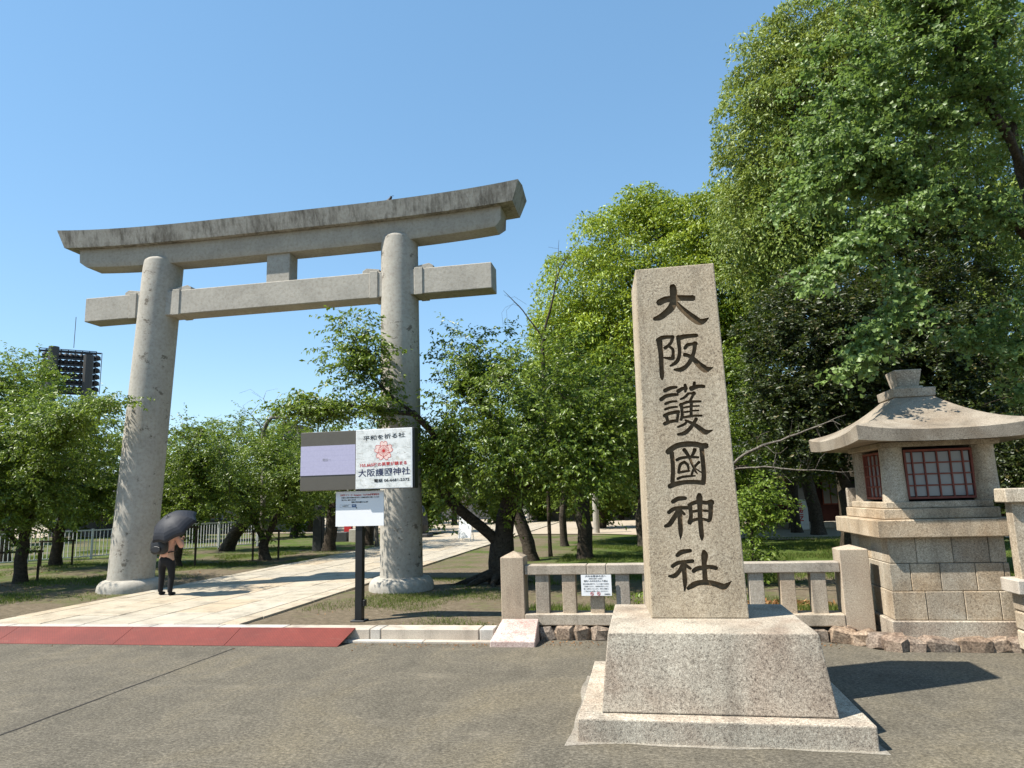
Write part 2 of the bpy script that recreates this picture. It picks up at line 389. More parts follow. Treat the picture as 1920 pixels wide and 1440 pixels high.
def fast_mesh(name, V, F, mat, tint=None):
    V = np.ascontiguousarray(V, np.float32); F = np.ascontiguousarray(F, np.int32)
    me = bpy.data.meshes.new(name); k = F.shape[1]
    me.vertices.add(len(V)); me.vertices.foreach_set('co', V.ravel())
    me.loops.add(F.size); me.loops.foreach_set('vertex_index', F.ravel())
    me.polygons.add(len(F))
    me.polygons.foreach_set('loop_start', np.arange(0, F.size, k, dtype=np.int32))
    me.polygons.foreach_set('loop_total', np.full(len(F), k, np.int32))
    me.materials.append(mat)
    if tint is not None:
        a = me.attributes.new('tint', 'FLOAT', 'FACE'); a.data.foreach_set('value', np.ascontiguousarray(tint, np.float32))
    me.update(calc_edges=True); return me

FONT = bpy.data.curves.new('probe', 'FONT').font
def text(s, name, mat, parent, x, y, z, size, width=None, bold=0.0, rot=0.0, align='CENTER', ext=0.0006, sx=1.0):
    cu = bpy.data.curves.new(name, 'FONT'); cu.body = s; cu.size = size; cu.align_x = align; cu.align_y = 'CENTER'
    cu.extrude = ext; cu.offset = bold; cu.resolution_u = 3
    t = bpy.data.objects.new(name+'_tmp', cu); COL.objects.link(t)
    dg = bpy.context.evaluated_depsgraph_get(); dg.update()
    me = bpy.data.meshes.new_from_object(t.evaluated_get(dg))
    bpy.data.objects.remove(t); bpy.data.curves.remove(cu)
    if width and len(me.vertices):
        xs = [v.co.x for v in me.vertices]; k = width/max(1e-6, max(xs)-min(xs)); mid = (max(xs)+min(xs))/2 if align == 'CENTER' else min(xs)
        for v in me.vertices: v.co.x = (v.co.x-mid)*k
    o0 = org(parent)
    me.transform(Matrix.Translation(Vector((x-o0[0], y-o0[1], z-o0[2]))) @ Matrix.Rotation(R(90), 4, 'X') @ Matrix.Rotation(rot, 4, 'Z'))
    me.materials.clear(); me.materials.append(mat); me.name = name
    return link(me, name, parent, o0)

def catmull(pts, n=5):
    P = [pts[0]]+list(pts)+[pts[-1]]; out = []
    for i in range(1, len(P)-2):
        p0, p1, p2, p3 = [np.array(P[i+k], float) for k in (-1, 0, 1, 2)]
        for t in np.arange(n)/n:
            out.append(0.5*((2*p1)+(-p0+p2)*t+(2*p0-5*p1+4*p2-p3)*t*t+(-p0+3*p1-3*p2+p3)*t**3))
    out.append(np.array(P[-2], float)); return out
def brush(pts, n=4, close=False):
    """outline (left side, right side) of a brush stroke: pts are (x, z, width)"""
    Q = catmull(pts, n) if len(pts) > 2 else [np.array(p, float) for p in pts]
    q = [Q[0]]
    for a in Q[1:]:
        if np.hypot(*(a[:2]-q[-1][:2])) > 1e-5: q.append(a)
    Q = np.array(q); d = np.gradient(Q[:, :2], axis=0); d /= np.maximum(np.linalg.norm(d, axis=1), 1e-9)[:, None]
    # rounded ends
    a = Q[0].copy(); a[:2] -= d[0]*a[2]*0.32; a[2] *= 0.55
    b = Q[-1].copy(); b[:2] += d[-1]*b[2]*0.32; b[2] *= 0.55
    Q = np.vstack([a, Q, b]); d = np.vstack([d[0], d, d[-1]])
    nrm = np.stack([-d[:, 1], d[:, 0]], 1); h = (np.maximum(Q[:, 2], 1e-4)/2)[:, None]
    return Q[:, :2]+nrm*h, Q[:, :2]-nrm*h
def ribbon(mb, pts, wdt, y):
    """flat printed line in the plane y"""
    L, Rr = brush([(p[0], p[1], wdt) for p in pts], 1)
    n = len(L); vs = [(p[0], y, p[1]) for p in L]+[(p[0], y, p[1]) for p in Rr]
    mb.add(vs, [(i, i+1, n+i+1, n+i) for i in range(n-1)])

rng = random.Random(7)
# ================================================================== SETTING
def sheet(name, poly, z, mat, **kw):
    return MB().add([(x, y, z) for x, y in poly], [tuple(range(len(poly)))]).obj(name, mat, kind='structure', **kw)
sheet('terrain', [(-1500, -1500), (1500, -1500), (1500, 1500), (-1500, 1500)], -0.12, M['terrain'])
sheet('road', [(-70, -50), (60, -50), (60, 10.3), (-70, 10.3)], 0.0, M['asphalt'])
def ground():
    xs = np.arange(-80, 45.1, 0.5); ys = np.arange(10.38, 90, 0.5)
    X, Y = np.meshgrid(xs, ys)
    Z = 0.128 + 0.012*np.sin(X*1.7+Y*0.9)*np.sin(Y*1.3-X*0.4) + 0.006*np.sin(X*4.1+2)*np.sin(Y*3.7)
    Z[(X > -11.05) & (X < -6.55)] = 0.06
    Z[Y > 27.5] = 0.115
    n = len(xs); V = np.stack([X.ravel(), Y.ravel(), Z.ravel()], 1)
    i = np.arange(len(ys)-1)[:, None]*n + np.arange(n-1)[None, :]; i = i.ravel()
    F = np.stack([i, i+1, i+n+1, i+n], 1)
    me = fast_mesh('ground', V, F, M['ground']); me.shade_smooth()
    meta(link(me, 'ground'), kind='structure')
ground()
sheet('plaza', [(-6.3, 37), (-2, 35.7), (5, 29), (12, 28), (44, 28), (44, 89), (-75, 89), (-75, 44), (-30, 46), (-11.3, 40), (-11.3, 60), (-6.3, 60)], 0.15, M['sand'])

# asphalt joint: a sealed saw cut wandering slightly
def joint():
    mb = MB(); y = -30.0; L = []
    while y < 9.6: L.append((-5.9+0.02*(y-6)*0.2+rng.uniform(-.006, .006), y, rng.uniform(.006, .013))); y += 0.16
    n = len(L)
    mb.add([(x-w_, y, .004) for x, y, w_ in L]+[(x+w_, y, .004) for x, y, w_ in L], [(i, n+i, n+i+1, i+1) for i in range(n-1)])
    mb.obj('road_joint', M['tar'], kind='structure')
joint()

# stone path, slab by slab
pth = link(MB().box(-11.25, -6.35, 10.42, 62, -0.05, 0.085).mesh('path', M['joint']), 'path'); meta(pth, kind='structure')
cols = [-11.22, -10.86, -10.03, -9.2, -8.37, -7.54, -6.74, -6.38]
proto = {}
def slab_mesh(kind):
    if kind not in proto: proto[kind] = MB().box(-.5, .5, -.5, .5, -.05, .05).mesh('paving_slab', M['paving'], bevel=0.006)
    return proto[kind]
far = MB()
for c in range(7):
    y = 10.44; x0, x1 = cols[c]+.009, cols[c+1]-.009
    first = True
    while y < 61.5:
        ln = rng.uniform(1.15, 2.1) if 0 < c < 6 else rng.uniform(1.4, 2.2)
        if first: ln *= rng.uniform(.3, 1); first = False
        y1 = min(y+ln, 61.9); dz = rng.uniform(-.004, .004)
        if y < 40:
            o = link(slab_mesh(c in (0, 6)), 'paving_slab', pth)
            o.location = ((x0+x1)/2, (y+y1)/2-.005, .12+dz); o.scale = (x1-x0, y1-y-.02, 1)
        else: far.box(x0, x1, y, y1-.012, .07, .17+dz)
        y = y1
far.obj('far_paving_slabs', M['paving'], pth, kind='stuff')

# kerb stones and gutter
kerb = thing('kerb', None, None, (0, 0, 0)); meta(kerb, kind='structure')
x = -2.2
lens = [0.22, 1.48, 0.17]
while x > -30:
    l = lens.pop(0) if lens else rng.uniform(1.0, 1.5)
    MB().box(x-l+.006, x-.006, 10.1+rng.uniform(-.004, .004), 10.42, -.05, .17+rng.uniform(-.003, .003)).obj('kerb_stone', M['kerb'], kerb, bevel=.012)
    x -= l
x = -2.16
for l in (1.05, 1.15, 1.2, 1.1):
    MB().box(x-l+.005, x-.005, 9.955, 10.094, -.05, .028).obj('gutter_stone', M['kerb'], kerb, bevel=.006); x -= l

# red steel ramp plates
ramps = [(-4.30, -6.15, 'right-hand end plate of the red steel kerb ramp, with its dark open end showing'),
         (-6.15, -8.0, 'red steel ramp plate directly in front of the middle of the paved path'),
         (-8.0, -10.1, 'red steel ramp plate below the person with the umbrella'),
         (-10.1, -12.2, 'worn red steel ramp plate where the path meets the left edge of the photo'),
         (-12.2, -14.3, 'red steel ramp plate farthest from the sign, beyond the left pillar')]
for x1, x0, lab in ramps:
    t = thing('ramp_plate', lab, 'ramp', (x0, 9.66, 0), 'red steel ramp plates along the kerb')
    e = .08 if x1 == -4.30 else 0.0
    p = [(9.66, .004), (10.085, .172), (10.12, .180), (10.12, .168), (10.09, .160), (9.70, .004)]
    g = .004
    MB().loft([[(x0+g, y, z) for y, z in p], [(x1-g-e*(1-min(1, (y-9.66)/.42)), y, z) for y, z in p]]).obj('tread', M['red_steel'], t)
    for k in range(3):
        xr = x0+.06+(x1-x0-.2)*k/2
        MB().loft([[(xr, 9.76, .004), (xr, 10.08, .004), (xr, 10.08, .155)], [(xr+.012, 9.76, .004), (xr+.012, 10.08, .004), (xr+.012, 10.08, .155)]]).obj('rib', M['black_steel'], t)

# ================================================================== MONUMENT
mon = thing('stone_monument', 'tall square stone pillar carved with six large dark characters, on a stepped granite base', 'monument', (0.5, 7.2, 0))
MB().box(-.645, 1.677, 6.13, 6.505, -.03, .183).obj('plinth_stone', M['granite_base'], mon, bevel=.012, seg=2)
MB().box(-.64, .5, 6.511, 8.2, -.03, .183).obj('plinth_stone', M['granite_base'], mon, bevel=.012, seg=2)
MB().box(.506, 1.672, 6.511, 8.2, -.03, .183).obj('plinth_stone', M['granite_base'], mon, bevel=.012, seg=2)
MB().box(-.451, 1.447, 6.295, 8.06, .188, .825, tx=.08, ty=.075).obj('pedestal', M['granite_base'], mon, bevel=.011, seg=2)
def bedding():
    mb = MB(); inn = []; out = []
    P = [(-.645, 6.13), (1.677, 6.13), (1.672, 8.2), (-.645, 8.2)]
    for (ax, ay), (bx_, by) in zip(P, P[1:]+P[:1]):
        for i in range(24):
            t = i/24; inn.append((ax+(bx_-ax)*t, ay+(by-ay)*t))
    cx, cy = .516, 7.165
    for x, y in inn:
        e = .035+.018*math.sin(5.1*x+3*y)+.012*math.sin(11*x-7*y)+rng.uniform(0, .006)+(.05 if x < -.6 else 0)
        out.append((x+(e if x > cx else -e)*(abs(x-cx) > 1.1), y+(e if y > cy else -e)*(abs(y-cy) > .98)))
    n = len(inn)
    mb.add([(x, y, .004) for x, y in inn]+[(x, y, .002) for x, y in out], [(i, n+i, n+(i+1) % n, (i+1) % n) for i in range(n)])
    mb.obj('bedding_mortar', M['mortar'], mon)
bedding()
CHARS = [
 ('big',[[277,3958,56,335,3986,56,403,3992,54,478,3994,52,566,3986,50,622,3982,54],[426,4125,52,431,4077,61,430,4013,61,427,3958,63,397,3897,63,341,3846,56,278,3804,52,221,3791,34],[452,3944,33,500,3881,46,555,3822,55,610,3770,62,666,3727,58,711,3733,44,765,3762,6]]),
 ('slope',[[256,3562,52,260,3484,44,264,3398,41,261,3290,38,260,3190,37,258,3152,16],[237,3563,33,287,3587,37,347,3590,31,395,3587,34],[392,3591,32,377,3538,27,345,3501,28,306,3476,31],[348,3493,22,383,3460,26,387,3413,26,377,3363,37],[377,3363,33,340,3366,28,293,3377,16],[449,3571,44,509,3583,40,568,3586,36,630,3586,33],[447,3587,37,449,3509,33,452,3447,31,440,3371,31,407,3319,33,350,3287,18],[504,3459,29,532,3492,33,577,3500,28,621,3501,33],[608,3510,38,599,3445,33,580,3385,33,550,3325,35,503,3271,36,449,3243,40,387,3247,20],[496,3394,35,539,3380,33,587,3338,40,634,3281,51,689,3232,61,725,3234,36,768,3246,6]]),
 ('protect',[[277,3036,35,337,3060,32,398,3065,21],[233,2946,35,285,2979,32,347,2989,31,403,2989,23],[274,2900,24,328,2919,23,389,2922,17],[267,2844,21,324,2861,21,389,2865,17],[257,2780,31,312,2804,29,401,2815,30],[277,2786,31,285,2738,27,295,2714,23],[395,2815,27,388,2764,24,375,2718,26],[254,2699,34,299,2714,29,345,2723,27,382,2725,27],[407,3020,37,451,3046,32,494,3047,27],[480,3085,26,486,3052,26,479,3014,21],[538,3042,45,604,3061,32,666,3057,29],[575,3104,24,566,3063,26,550,3030,20],[508,2995,23,468,2957,23,427,2940,18],[563,3000,30,544,2961,23,521,2924,21],[512,2996,19,573,2990,21],[429,2892,30,433,2833,27,433,2778,26,418,2731,23],[415,2880,21,479,2905,24,533,2910,23,622,2908,20],[533,2910,26,523,2828,26,519,2762,26],[449,2854,17,530,2863,17,605,2863,14],[457,2808,18,499,2811,18],[540,2818,15,596,2817,15],[427,2753,21,515,2764,23,568,2767,21,622,2764,19],[486,2720,18,441,2683,23,381,2661,18],[567,2736,30,540,2694,29,499,2642,33,443,2597,35,376,2587,21],[459,2726,17,532,2687,30,575,2654,37,632,2604,45,661,2599,36,721,2617,4]]),
 ('country',[[268,2415,47,304,2444,45,367,2477,45,458,2488,46,548,2481,46,599,2465,45,644,2463,49],[306,2409,38,309,2309,35,306,2217,35,294,2118,36],[598,2451,39,599,2359,37,601,2268,37,599,2169,38,589,2097,38],[264,2077,41,312,2095,41,395,2111,36,492,2113,36,589,2102,37],[348,2333,26,396,2352,25,472,2358,22,560,2352,19],[427,2434,33,452,2396,30,478,2341,24,496,2279,19,522,2217,18,540,2192,10],[531,2430,33,511,2386,25,485,2355,19],[424,2312,22,385,2291,27,367,2246,24,360,2207,24],[420,2313,24,452,2281,24,458,2238,19],[357,2209,21,410,2217,21,466,2223,16],[344,2149,21,399,2166,21,459,2170,19,517,2172,13],[564,2306,24,526,2270,21,500,2225,21,480,2177,19],[515,2249,13,577,2204,12]]),
 ('god',[[283,1925,34,331,1953,37,369,1957,37,410,1958,30],[237,1822,31,287,1856,33,348,1866,30,426,1864,30],[338,1840,43,290,1777,39,241,1711,39,196,1692,25],[343,1851,41,343,1746,38,341,1634,35,335,1564,7],[357,1836,27,390,1802,22],[446,1893,35,449,1833,32,449,1781,32,432,1718,37],[435,1890,27,514,1918,34,602,1908,31,650,1914,44,664,1901,29],[642,1907,41,640,1828,37,625,1747,32,604,1731,20],[427,1726,34,488,1750,26,554,1752,25,615,1738,23],[467,1827,24,538,1835,22,620,1829,19],[542,1990,34,541,1958,52,540,1891,41,535,1779,38,536,1660,39,538,1586,35,536,1546,6]]),
 ('shrine',[[291,1411,31,334,1442,40,379,1451,35,423,1456,29],[240,1309,31,290,1340,33,357,1350,31,438,1357,31],[345,1329,35,300,1260,34,253,1220,37,200,1218,16],[353,1339,40,350,1252,37,350,1158,35,342,1078,10],[370,1317,28,411,1286,23],[547,1448,32,551,1410,55,542,1337,41,541,1265,38,539,1167,42],[435,1261,33,469,1284,38,528,1294,36,601,1300,35,652,1287,33],[373,1102,28,415,1128,44,475,1153,42,554,1156,42,633,1141,44,702,1116,50,739,1133,34,784,1170,4]])]

def carved_pillar():
    kf = .0125; yf = lambda z: 7.08+kf*(z-.8255)
    z0, z1 = .8255, 4.34
    mb = MB().add([(.0147, yf(z0), z0), (.9158, yf(z0), z0), (.9158, 7.93, z0), (-.042, 7.93, z0),
                   (.056, yf(z1), z1), (.855, yf(z1), z1), (.855, 7.885, z1), (.004, 7.885, z1)],
                  [(3, 2, 1, 0), (4, 5, 6, 7), (0, 1, 5, 4), (1, 2, 6, 5), (2, 3, 7, 6), (3, 0, 4, 7)])
    me = mb.mesh('pillar', M['granite'], bevel=.012, seg=2); me.materials.append(M['carve'])
    pil = bpy.data.objects.new('pillar_src', me); COL.objects.link(pil)
    cut = MB()
    for name, strokes in CHARS:
        for k, s in enumerate(strokes):
            pts = [(s[i]/1000, s[i+1]/1000, s[i+2]/1000*1.36) for i in range(0, len(s), 3)]
            L, Rr = brush(pts, 3); n = len(L); dep = .030+.0007*(k % 7)
            rings = []
            for i in range(n):
                (lx, lz), (rx, rz) = L[i], Rr[i]
                mx, mz = (lx+rx)/2, (lz+rz)/2; sh = .86
                bl = (mx+(lx-mx)*sh, mz+(lz-mz)*sh); br = (mx+(rx-mx)*sh, mz+(rz-mz)*sh)
                rings.append([(lx, yf(lz)-.06, lz), (rx, yf(rz)-.06, rz), (br[0], yf(br[1])+dep, br[1]), (bl[0], yf(bl[1])+dep, bl[1])])
            cut.loft(rings)
    cme = cut.mesh('cutter', M['granite']); cme.materials.append(M['carve'])
    cme.polygons.foreach_set('material_index', [1]*len(cme.polygons))
    co = bpy.data.objects.new('cutter', cme); COL.objects.link(co)
    md = pil.modifiers.new('b', 'BOOLEAN'); md.operation = 'DIFFERENCE'; md.object = co; md.solver = 'EXACT'; md.use_self = True
    dg = bpy.context.evaluated_depsgraph_get(); dg.update()
    res = bpy.data.meshes.new_from_object(pil.evaluated_get(dg))
    bpy.data.objects.remove(pil); bpy.data.objects.remove(co)
    bounds = [5, 3.585, 3.03, 2.465, 1.92, 1.45, 0]
    vs = np.empty(len(res.vertices)*3, np.float32); res.vertices.foreach_get('co', vs); vs = vs.reshape(-1, 3)
    groups = [[] for _ in range(7)]
    for p in res.polygons:
        if p.material_index == 0: groups[6].append(list(p.vertices)); continue
        zc = sum(vs[i][2] for i in p.vertices)/len(p.vertices)
        for k in range(6):
            if bounds[k+1] < zc <= bounds[k]: groups[k].append(list(p.vertices)); break
    o0 = org(mon)
    parent = None
    for k in (6, 0, 1, 2, 3, 4, 5):
        used = {}; fs = []
        for f in groups[k]:
            fs.append([used.setdefault(i, len(used)) for i in f])
        m2 = bpy.data.meshes.new('part'); m2.from_pydata([tuple(vs[i]-np.array(o0)) for i in used], [], fs)
        m2.materials.append(M['granite'] if k == 6 else M['carve']); m2.update()
        if k == 6: parent = link(m2, 'pillar', mon)
        else: link(m2, 'carved_character', parent)
carved_pillar()

# ================================================================== RUBBLE FOOTING
foot = thing('rubble_footing', 'low band of rough brown fieldstones under the stone fence and lantern', 'stone footing', (0, 10.3, 0))
MB().box(-1.6, 3.0, 10.36, 10.6, -.05, .2).obj('mortar', M['joint'], foot)
MB().box(2.95, 6.0, 9.93, 11.6, -.05, .115).obj('mortar', M['joint'], foot)
def rubble(cx, cy, cz, sx, sy, sz, rz=0.0):
    bm = bmesh.new(); bmesh.ops.create_cube(bm, size=1.0)
    bmesh.ops.bevel(bm, geom=list(bm.edges), offset=.2, segments=1, affect='EDGES', clamp_overlap=True)
    for v in bm.verts: v.co += Vector([rng.uniform(-.11, .11) for _ in range(3)])
    bmesh.ops.triangulate(bm, faces=[f for f in bm.faces if len(f.verts) > 4])
    me = bpy.data.meshes.new('stone'); bm.to_mesh(me); bm.free(); me.materials.append(M['rubble'])
    o = link(me, 'stone', foot); a = org(foot)
    o.location = (cx-a[0], cy-a[1], cz-a[2]); o.scale = (sx, sy, sz); o.rotation_euler = (rng.uniform(-.15, .15), rng.uniform(-.2, .2), rz+rng.uniform(-.15, .15))
x = -1.6
while x < 2.45:
    l = rng.uniform(.17, .36)
    rubble(x+l/2, 10.36+rng.uniform(-.02, .02), .075, l*1.0, .26, rng.uniform(.2, .27)); 
    if rng.random() < .5: rubble(x+l, 10.35, rng.uniform(.04, .16), .12, .16, .1)
    x += l*.93
for (cx, cy, l, rz) in [(2.52, 10.27, .36, -.15), (2.73, 10.13, .34, -.55), (2.86, 9.96, .30, -.8), (2.99, 9.83, .28, -.5)]:
    rubble(cx, cy, .06, l, .28, .24, rz)
x = 3.08
while x < 5.6:
    l = rng.uniform(.2, .4)
    rubble(x+l/2, 9.83+rng.uniform(-.025, .02), .055, l*1.02, .26, rng.uniform(.17, .23))
    if rng.random() < .6: rubble(x+l, 9.79, .03, .13, .14, .1)
    x += l*.94

# ================================================================== LOW STONE FENCE
fen = thing('stone_fence', 'low granite fence with square balusters and a flat rail, running behind the carved pillar', 'fence', (0, 10.4, 0))
def cap_post(x0, x1, y0, y1, z0, z1, zc):
    mb = MB(); mx, my = (x0+x1)/2, (y0+y1)/2
    mb.add([(x0, y0, z0), (x1, y0, z0), (x1, y1, z0), (x0, y1, z0), (x0, y0, z1), (x1, y0, z1), (x1, y1, z1), (x0, y1, z1), (mx, my, zc)],
           [(3, 2, 1, 0), (0, 1, 5, 4), (1, 2, 6, 5), (2, 3, 7, 6), (3, 0, 4, 7), (4, 5, 8), (5, 6, 8), (6, 7, 8), (7, 4, 8)])
    return mb
cap_post(-2.12, -1.775, 10.28, 10.64, .17, 1.15, 1.235).obj('post', M['granite_fence'], fen, bevel=.008)
cap_post(2.565, 2.93, 10.28, 10.64, .14, 1.195, 1.25).obj('post', M['granite_fence'], fen, bevel=.008)
for a, b in ((-1.772, -.865), (-.86, -.585), (-.58, 1.2), (1.205, 2.562)):
    MB().box(a, b, 10.31, 10.56, .895, 1.03).obj('rail', M['granite_fence'], fen, bevel=.009)
for a, b in ((-1.772, -.1), (-.095, 1.6), (1.605, 2.562)):
    MB().box(a, b, 10.27, 10.6, .195, .355).obj('bottom_rail', M['granite_fence'], fen, bevel=.013)
bal = MB().box(-.098, .098, -.09, .09, .35, .9).mesh('baluster', M['granite_fence'], bevel=.006)
for bx in (-1.52, -1.13, -.73, -.36, .02, .4, .75, 1.1, 1.47, 1.88, 2.28):
    o = link(bal, 'baluster', fen); o.location = (bx, .035, 0)

blk = MB()
blk.add([(-2.19, 9.76, -.02), (-1.56, 9.76, -.02), (-1.56, 10.26, -.02), (-2.19, 10.26, -.02), (-2.19, 9.76, .075), (-1.56, 9.76, .075), (-1.575, 10.24, .29), (-2.1, 10.24, .29), (-1.575, 10.26, .29), (-2.1, 10.26, .29)],
        [(3, 2, 1, 0), (0, 1, 5, 4), (4, 5, 6, 7), (7, 6, 8, 9), (1, 2, 8, 6, 5), (2, 3, 9, 8), (3, 0, 4, 7, 9)])
meta(blk.obj('sloped_stone', M['granite_pink'], own=(-1.87, 10, 0), bevel=.012), label='pinkish sloped stone block against the foot of the left fence post', cat='stone block')

note = thing('notice_board', 'small white notice with grey lines and two red prohibition circles, hung on the low fence', 'notice', (-.73, 10.3, .75))
MB().box(-.945, -.515, 10.285, 10.297, .603, .893).obj('board', M['white_board'], note)
for i, (s, sz, wd, mt) in enumerate((('犬のお散歩の方へ', .03, .3, 'ink'), ('参拝者の皆様へのお願い', .02, .2, 'grey_ink'), ('境内への犬の立ち入り禁止', .027, .34, 'ink'), ('境内は神聖な場所です。ペットを連れての参拝は', .02, .37, 'grey_ink'), ('ご遠慮ください。自転車の乗り入れも', .02, .35, 'grey_ink'), ('固くお断りいたします。何卒ご理解と', .02, .35, 'grey_ink'), ('ご協力をお願い申し上げます。', .02, .34, 'grey_ink'))):
    text(s, 'lettering', M[mt], note, -.735, 10.2835, .873-i*.0335-(.006 if i > 2 else 0), sz, wd)
for cx in (-.795, -.70):
    mb = MB(); ring = [(cx+.022*math.cos(a), .632+.022*math.sin(a)) for a in np.linspace(0, 2*math.pi, 17)]
    ribbon(mb, ring, .006, 10.2832); ribbon(mb, [(cx-.016, .648), (cx+.016, .616)], .006, 10.2828)
    mb.obj('prohibition_symbol', M['red_ink'], note)
    MB().box(cx-.011, cx+.011, 10.2836, 10.2846, .624, .638).obj('pictogram', M['ink'], note)
text('大阪護國神社', 'lettering', M['ink'], note, -.58, 10.2835, .625, .018, .085)

# ================================================================== STONE LANTERN
lan = thing('stone_lantern', 'big square stone lantern with a curved stone roof and red latticed windows', 'stone lantern', (3.75, 10.75, 0))
G = M['granite_wall']
MB().box(3.0, 4.5, 9.85, 11.65, .1, .338).obj('base_course', M['granite_base'], lan, bevel=.01)
MB().box(3.12, 4.38, 9.97, 11.53, .33, 1.36).obj('core', M['joint'], lan)
rows = [(.343, .69, 3.05, 4.47, (3.449, 3.891, 4.296)), (.695, 1.035, 3.062, 4.458, (3.306, 3.655, 4.065, 4.39)), (1.04, 1.362, 3.074, 4.446, (3.405, 3.834, 4.256))]
for r, (z0, z1, xa, xb, js) in enumerate(rows):
    yf = 9.9+.012*r; e = [xa]+list(js)+[xb]; d = .3
    for a, b in zip(e[:-1], e[1:]):
        MB().box(a+.003, b-.003, yf+rng.uniform(0, .006), yf+d, z0, z1).obj('wall_stone', G, lan, bevel=.007)
    ys = [yf+d, yf+d+(.42 if r != 1 else .62), yf+d+(.95 if r != 1 else 1.1), 11.6-.012*r]
    for a, b in zip(ys[:-1], ys[1:]):
        MB().box(xa+rng.uniform(0, .006), xa+.16, a+.003, b-.003, z0, z1).obj('wall_stone', G, lan, bevel=.007)
        MB().box(xb-.16, xb-rng.uniform(0, .006), a+.003, b-.003, z0, z1).obj('wall_stone', G, lan, bevel=.007)
MB().box(2.93, 4.57, 9.775, 11.75, 1.366, 1.592).obj('slab', G, lan, bevel=.012)
MB().box(3.06, 4.44, 9.9, 11.6, 1.596, 1.728).obj('step', G, lan, bevel=.01)
MB().box(3.12, 4.50-.1, 9.96, 11.5, 1.732, 1.815).obj('step', G, lan, bevel=.008)
MB().box(3.08, 3.46, 11.52, 11.6, 1.732, 2.02).obj('back_panel', M['granite_base'], lan, bevel=.006)
for cx, cy in ((3.30, 10.13), (4.41, 10.13), (3.30, 11.33), (4.41, 11.33)):
    smooth_angle(MB().lathe(cx, cy, [(.155, 1.816), (.15, 1.9), (.14, 2.25), (.14, 2.53)], 20).obj('column', G, lan))
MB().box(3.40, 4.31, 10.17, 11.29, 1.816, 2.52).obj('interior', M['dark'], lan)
def lattice(y=None, x=None, a0=0, a1=1, name='window'):
    z0, z1 = 1.845, 2.495
    def bx(p0, p1, d0, d1, q0, q1):
        return (p0, p1, y+d0, y+d1, q0, q1) if y is not None else (x+d0, x+d1, p0, p1, q0, q1)
    f = MB(); t = .028
    f.box(*bx(a0, a1, 0, .045, z0, z0+t)); f.box(*bx(a0, a1, 0, .045, z1-t, z1))
    f.box(*bx(a0, a0+t, .001, .044, z0+t, z1-t)); f.box(*bx(a1-t, a1, .001, .044, z0+t, z1-t))
    fo = f.obj(name, M['window_red'], lan)
    W = a1-a0; vs = [a0+t]+[a0+W*k for k in (.125, .30, .49, .68, .86)]+[a1-t]; zs = list(np.linspace(z0+t, z1-t, 5))
    for v in vs[1:-1]: MB().box(*bx(v-.009, v+.009, .006, .03, z0+t, z1-t)).obj('mullion', M['window_red'], fo)
    for z in zs[1:-1]: MB().box(*bx(a0+t, a1-t, .010, .026, z-.009, z+.009)).obj('mullion', M['window_red'], fo)
    for i in range(6):
        for j in range(4):
            MB().box(*bx(vs[i]+.0095, vs[i+1]-.0095, .03, .034, zs[j]+.0095, zs[j+1]-.0095)).obj('pane', M['pane'], fo)
lattice(y=10.085, a0=3.445, a1=4.28)
lattice(x=3.255, a0=10.27, a1=11.19)
MB().box(3.14, 4.57, 9.97, 11.49, 2.533, 2.60).obj('lintel', G, lan, bevel=.006)
def lantern_roof():
    cx, cy = 3.79, 10.73; hx, hy = 1.08, 1.30; N = 10
    def ring(sx, sy, zf, up):
        pts = []
        for (ax, ay), (bx_, by) in zip([(-1, -1), (1, -1), (1, 1), (-1, 1)], [(1, -1), (1, 1), (-1, 1), (-1, -1)]):
            for i in range(N):
                t = i/N; u = abs(2*t-1)
                px, py = ax+(bx_-ax)*t, ay+(by-ay)*t
                k = 1-.012*(1-u**2)*(1 if up else 0)
                pts.append((cx+px*sx*k, cy+py*sy*k, zf+up*u**2.6))
        return pts
    rings = [ring(.66, .80, 2.605, 0), ring(.9, 1.08, 2.598, .01), ring(hx-.07, hy-.07, 2.575, .035), ring(hx-.015, hy-.015, 2.57, .045), ring(hx, hy, 2.715, .085), ring(hx-.02, hy-.02, 2.727, .088)]
    for t in np.linspace(.08, 1, 10):
        s = t; z = 2.727+.53*(.42*s+.58*s**2.0)
        rings.append(ring(hx+(.235-hx)*s, hy+(.28-hy)*s, z, .088*(1-s)**2.2))
    o = MB().loft(rings).obj('roof', M['granite_roof'], lan); smooth_angle(o, 35)
    MB().box(cx-.27, cx+.27, cy-.32, cy+.32, 3.245, 3.37, tx=-.012, ty=-.012).obj('ridge_block', G, lan, bevel=.008)
    MB().box(cx-.17, cx+.17, cy-.2, cy+.2, 3.373, 3.41).obj('ridge_block', G, lan, bevel=.006)
    MB().box(cx-.135, cx+.135, cy-.15, cy+.15, 3.413, 3.65, tx=-.045, ty=-.045).obj('finial', M['granite_base'], lan, bevel=.008)
lantern_roof()

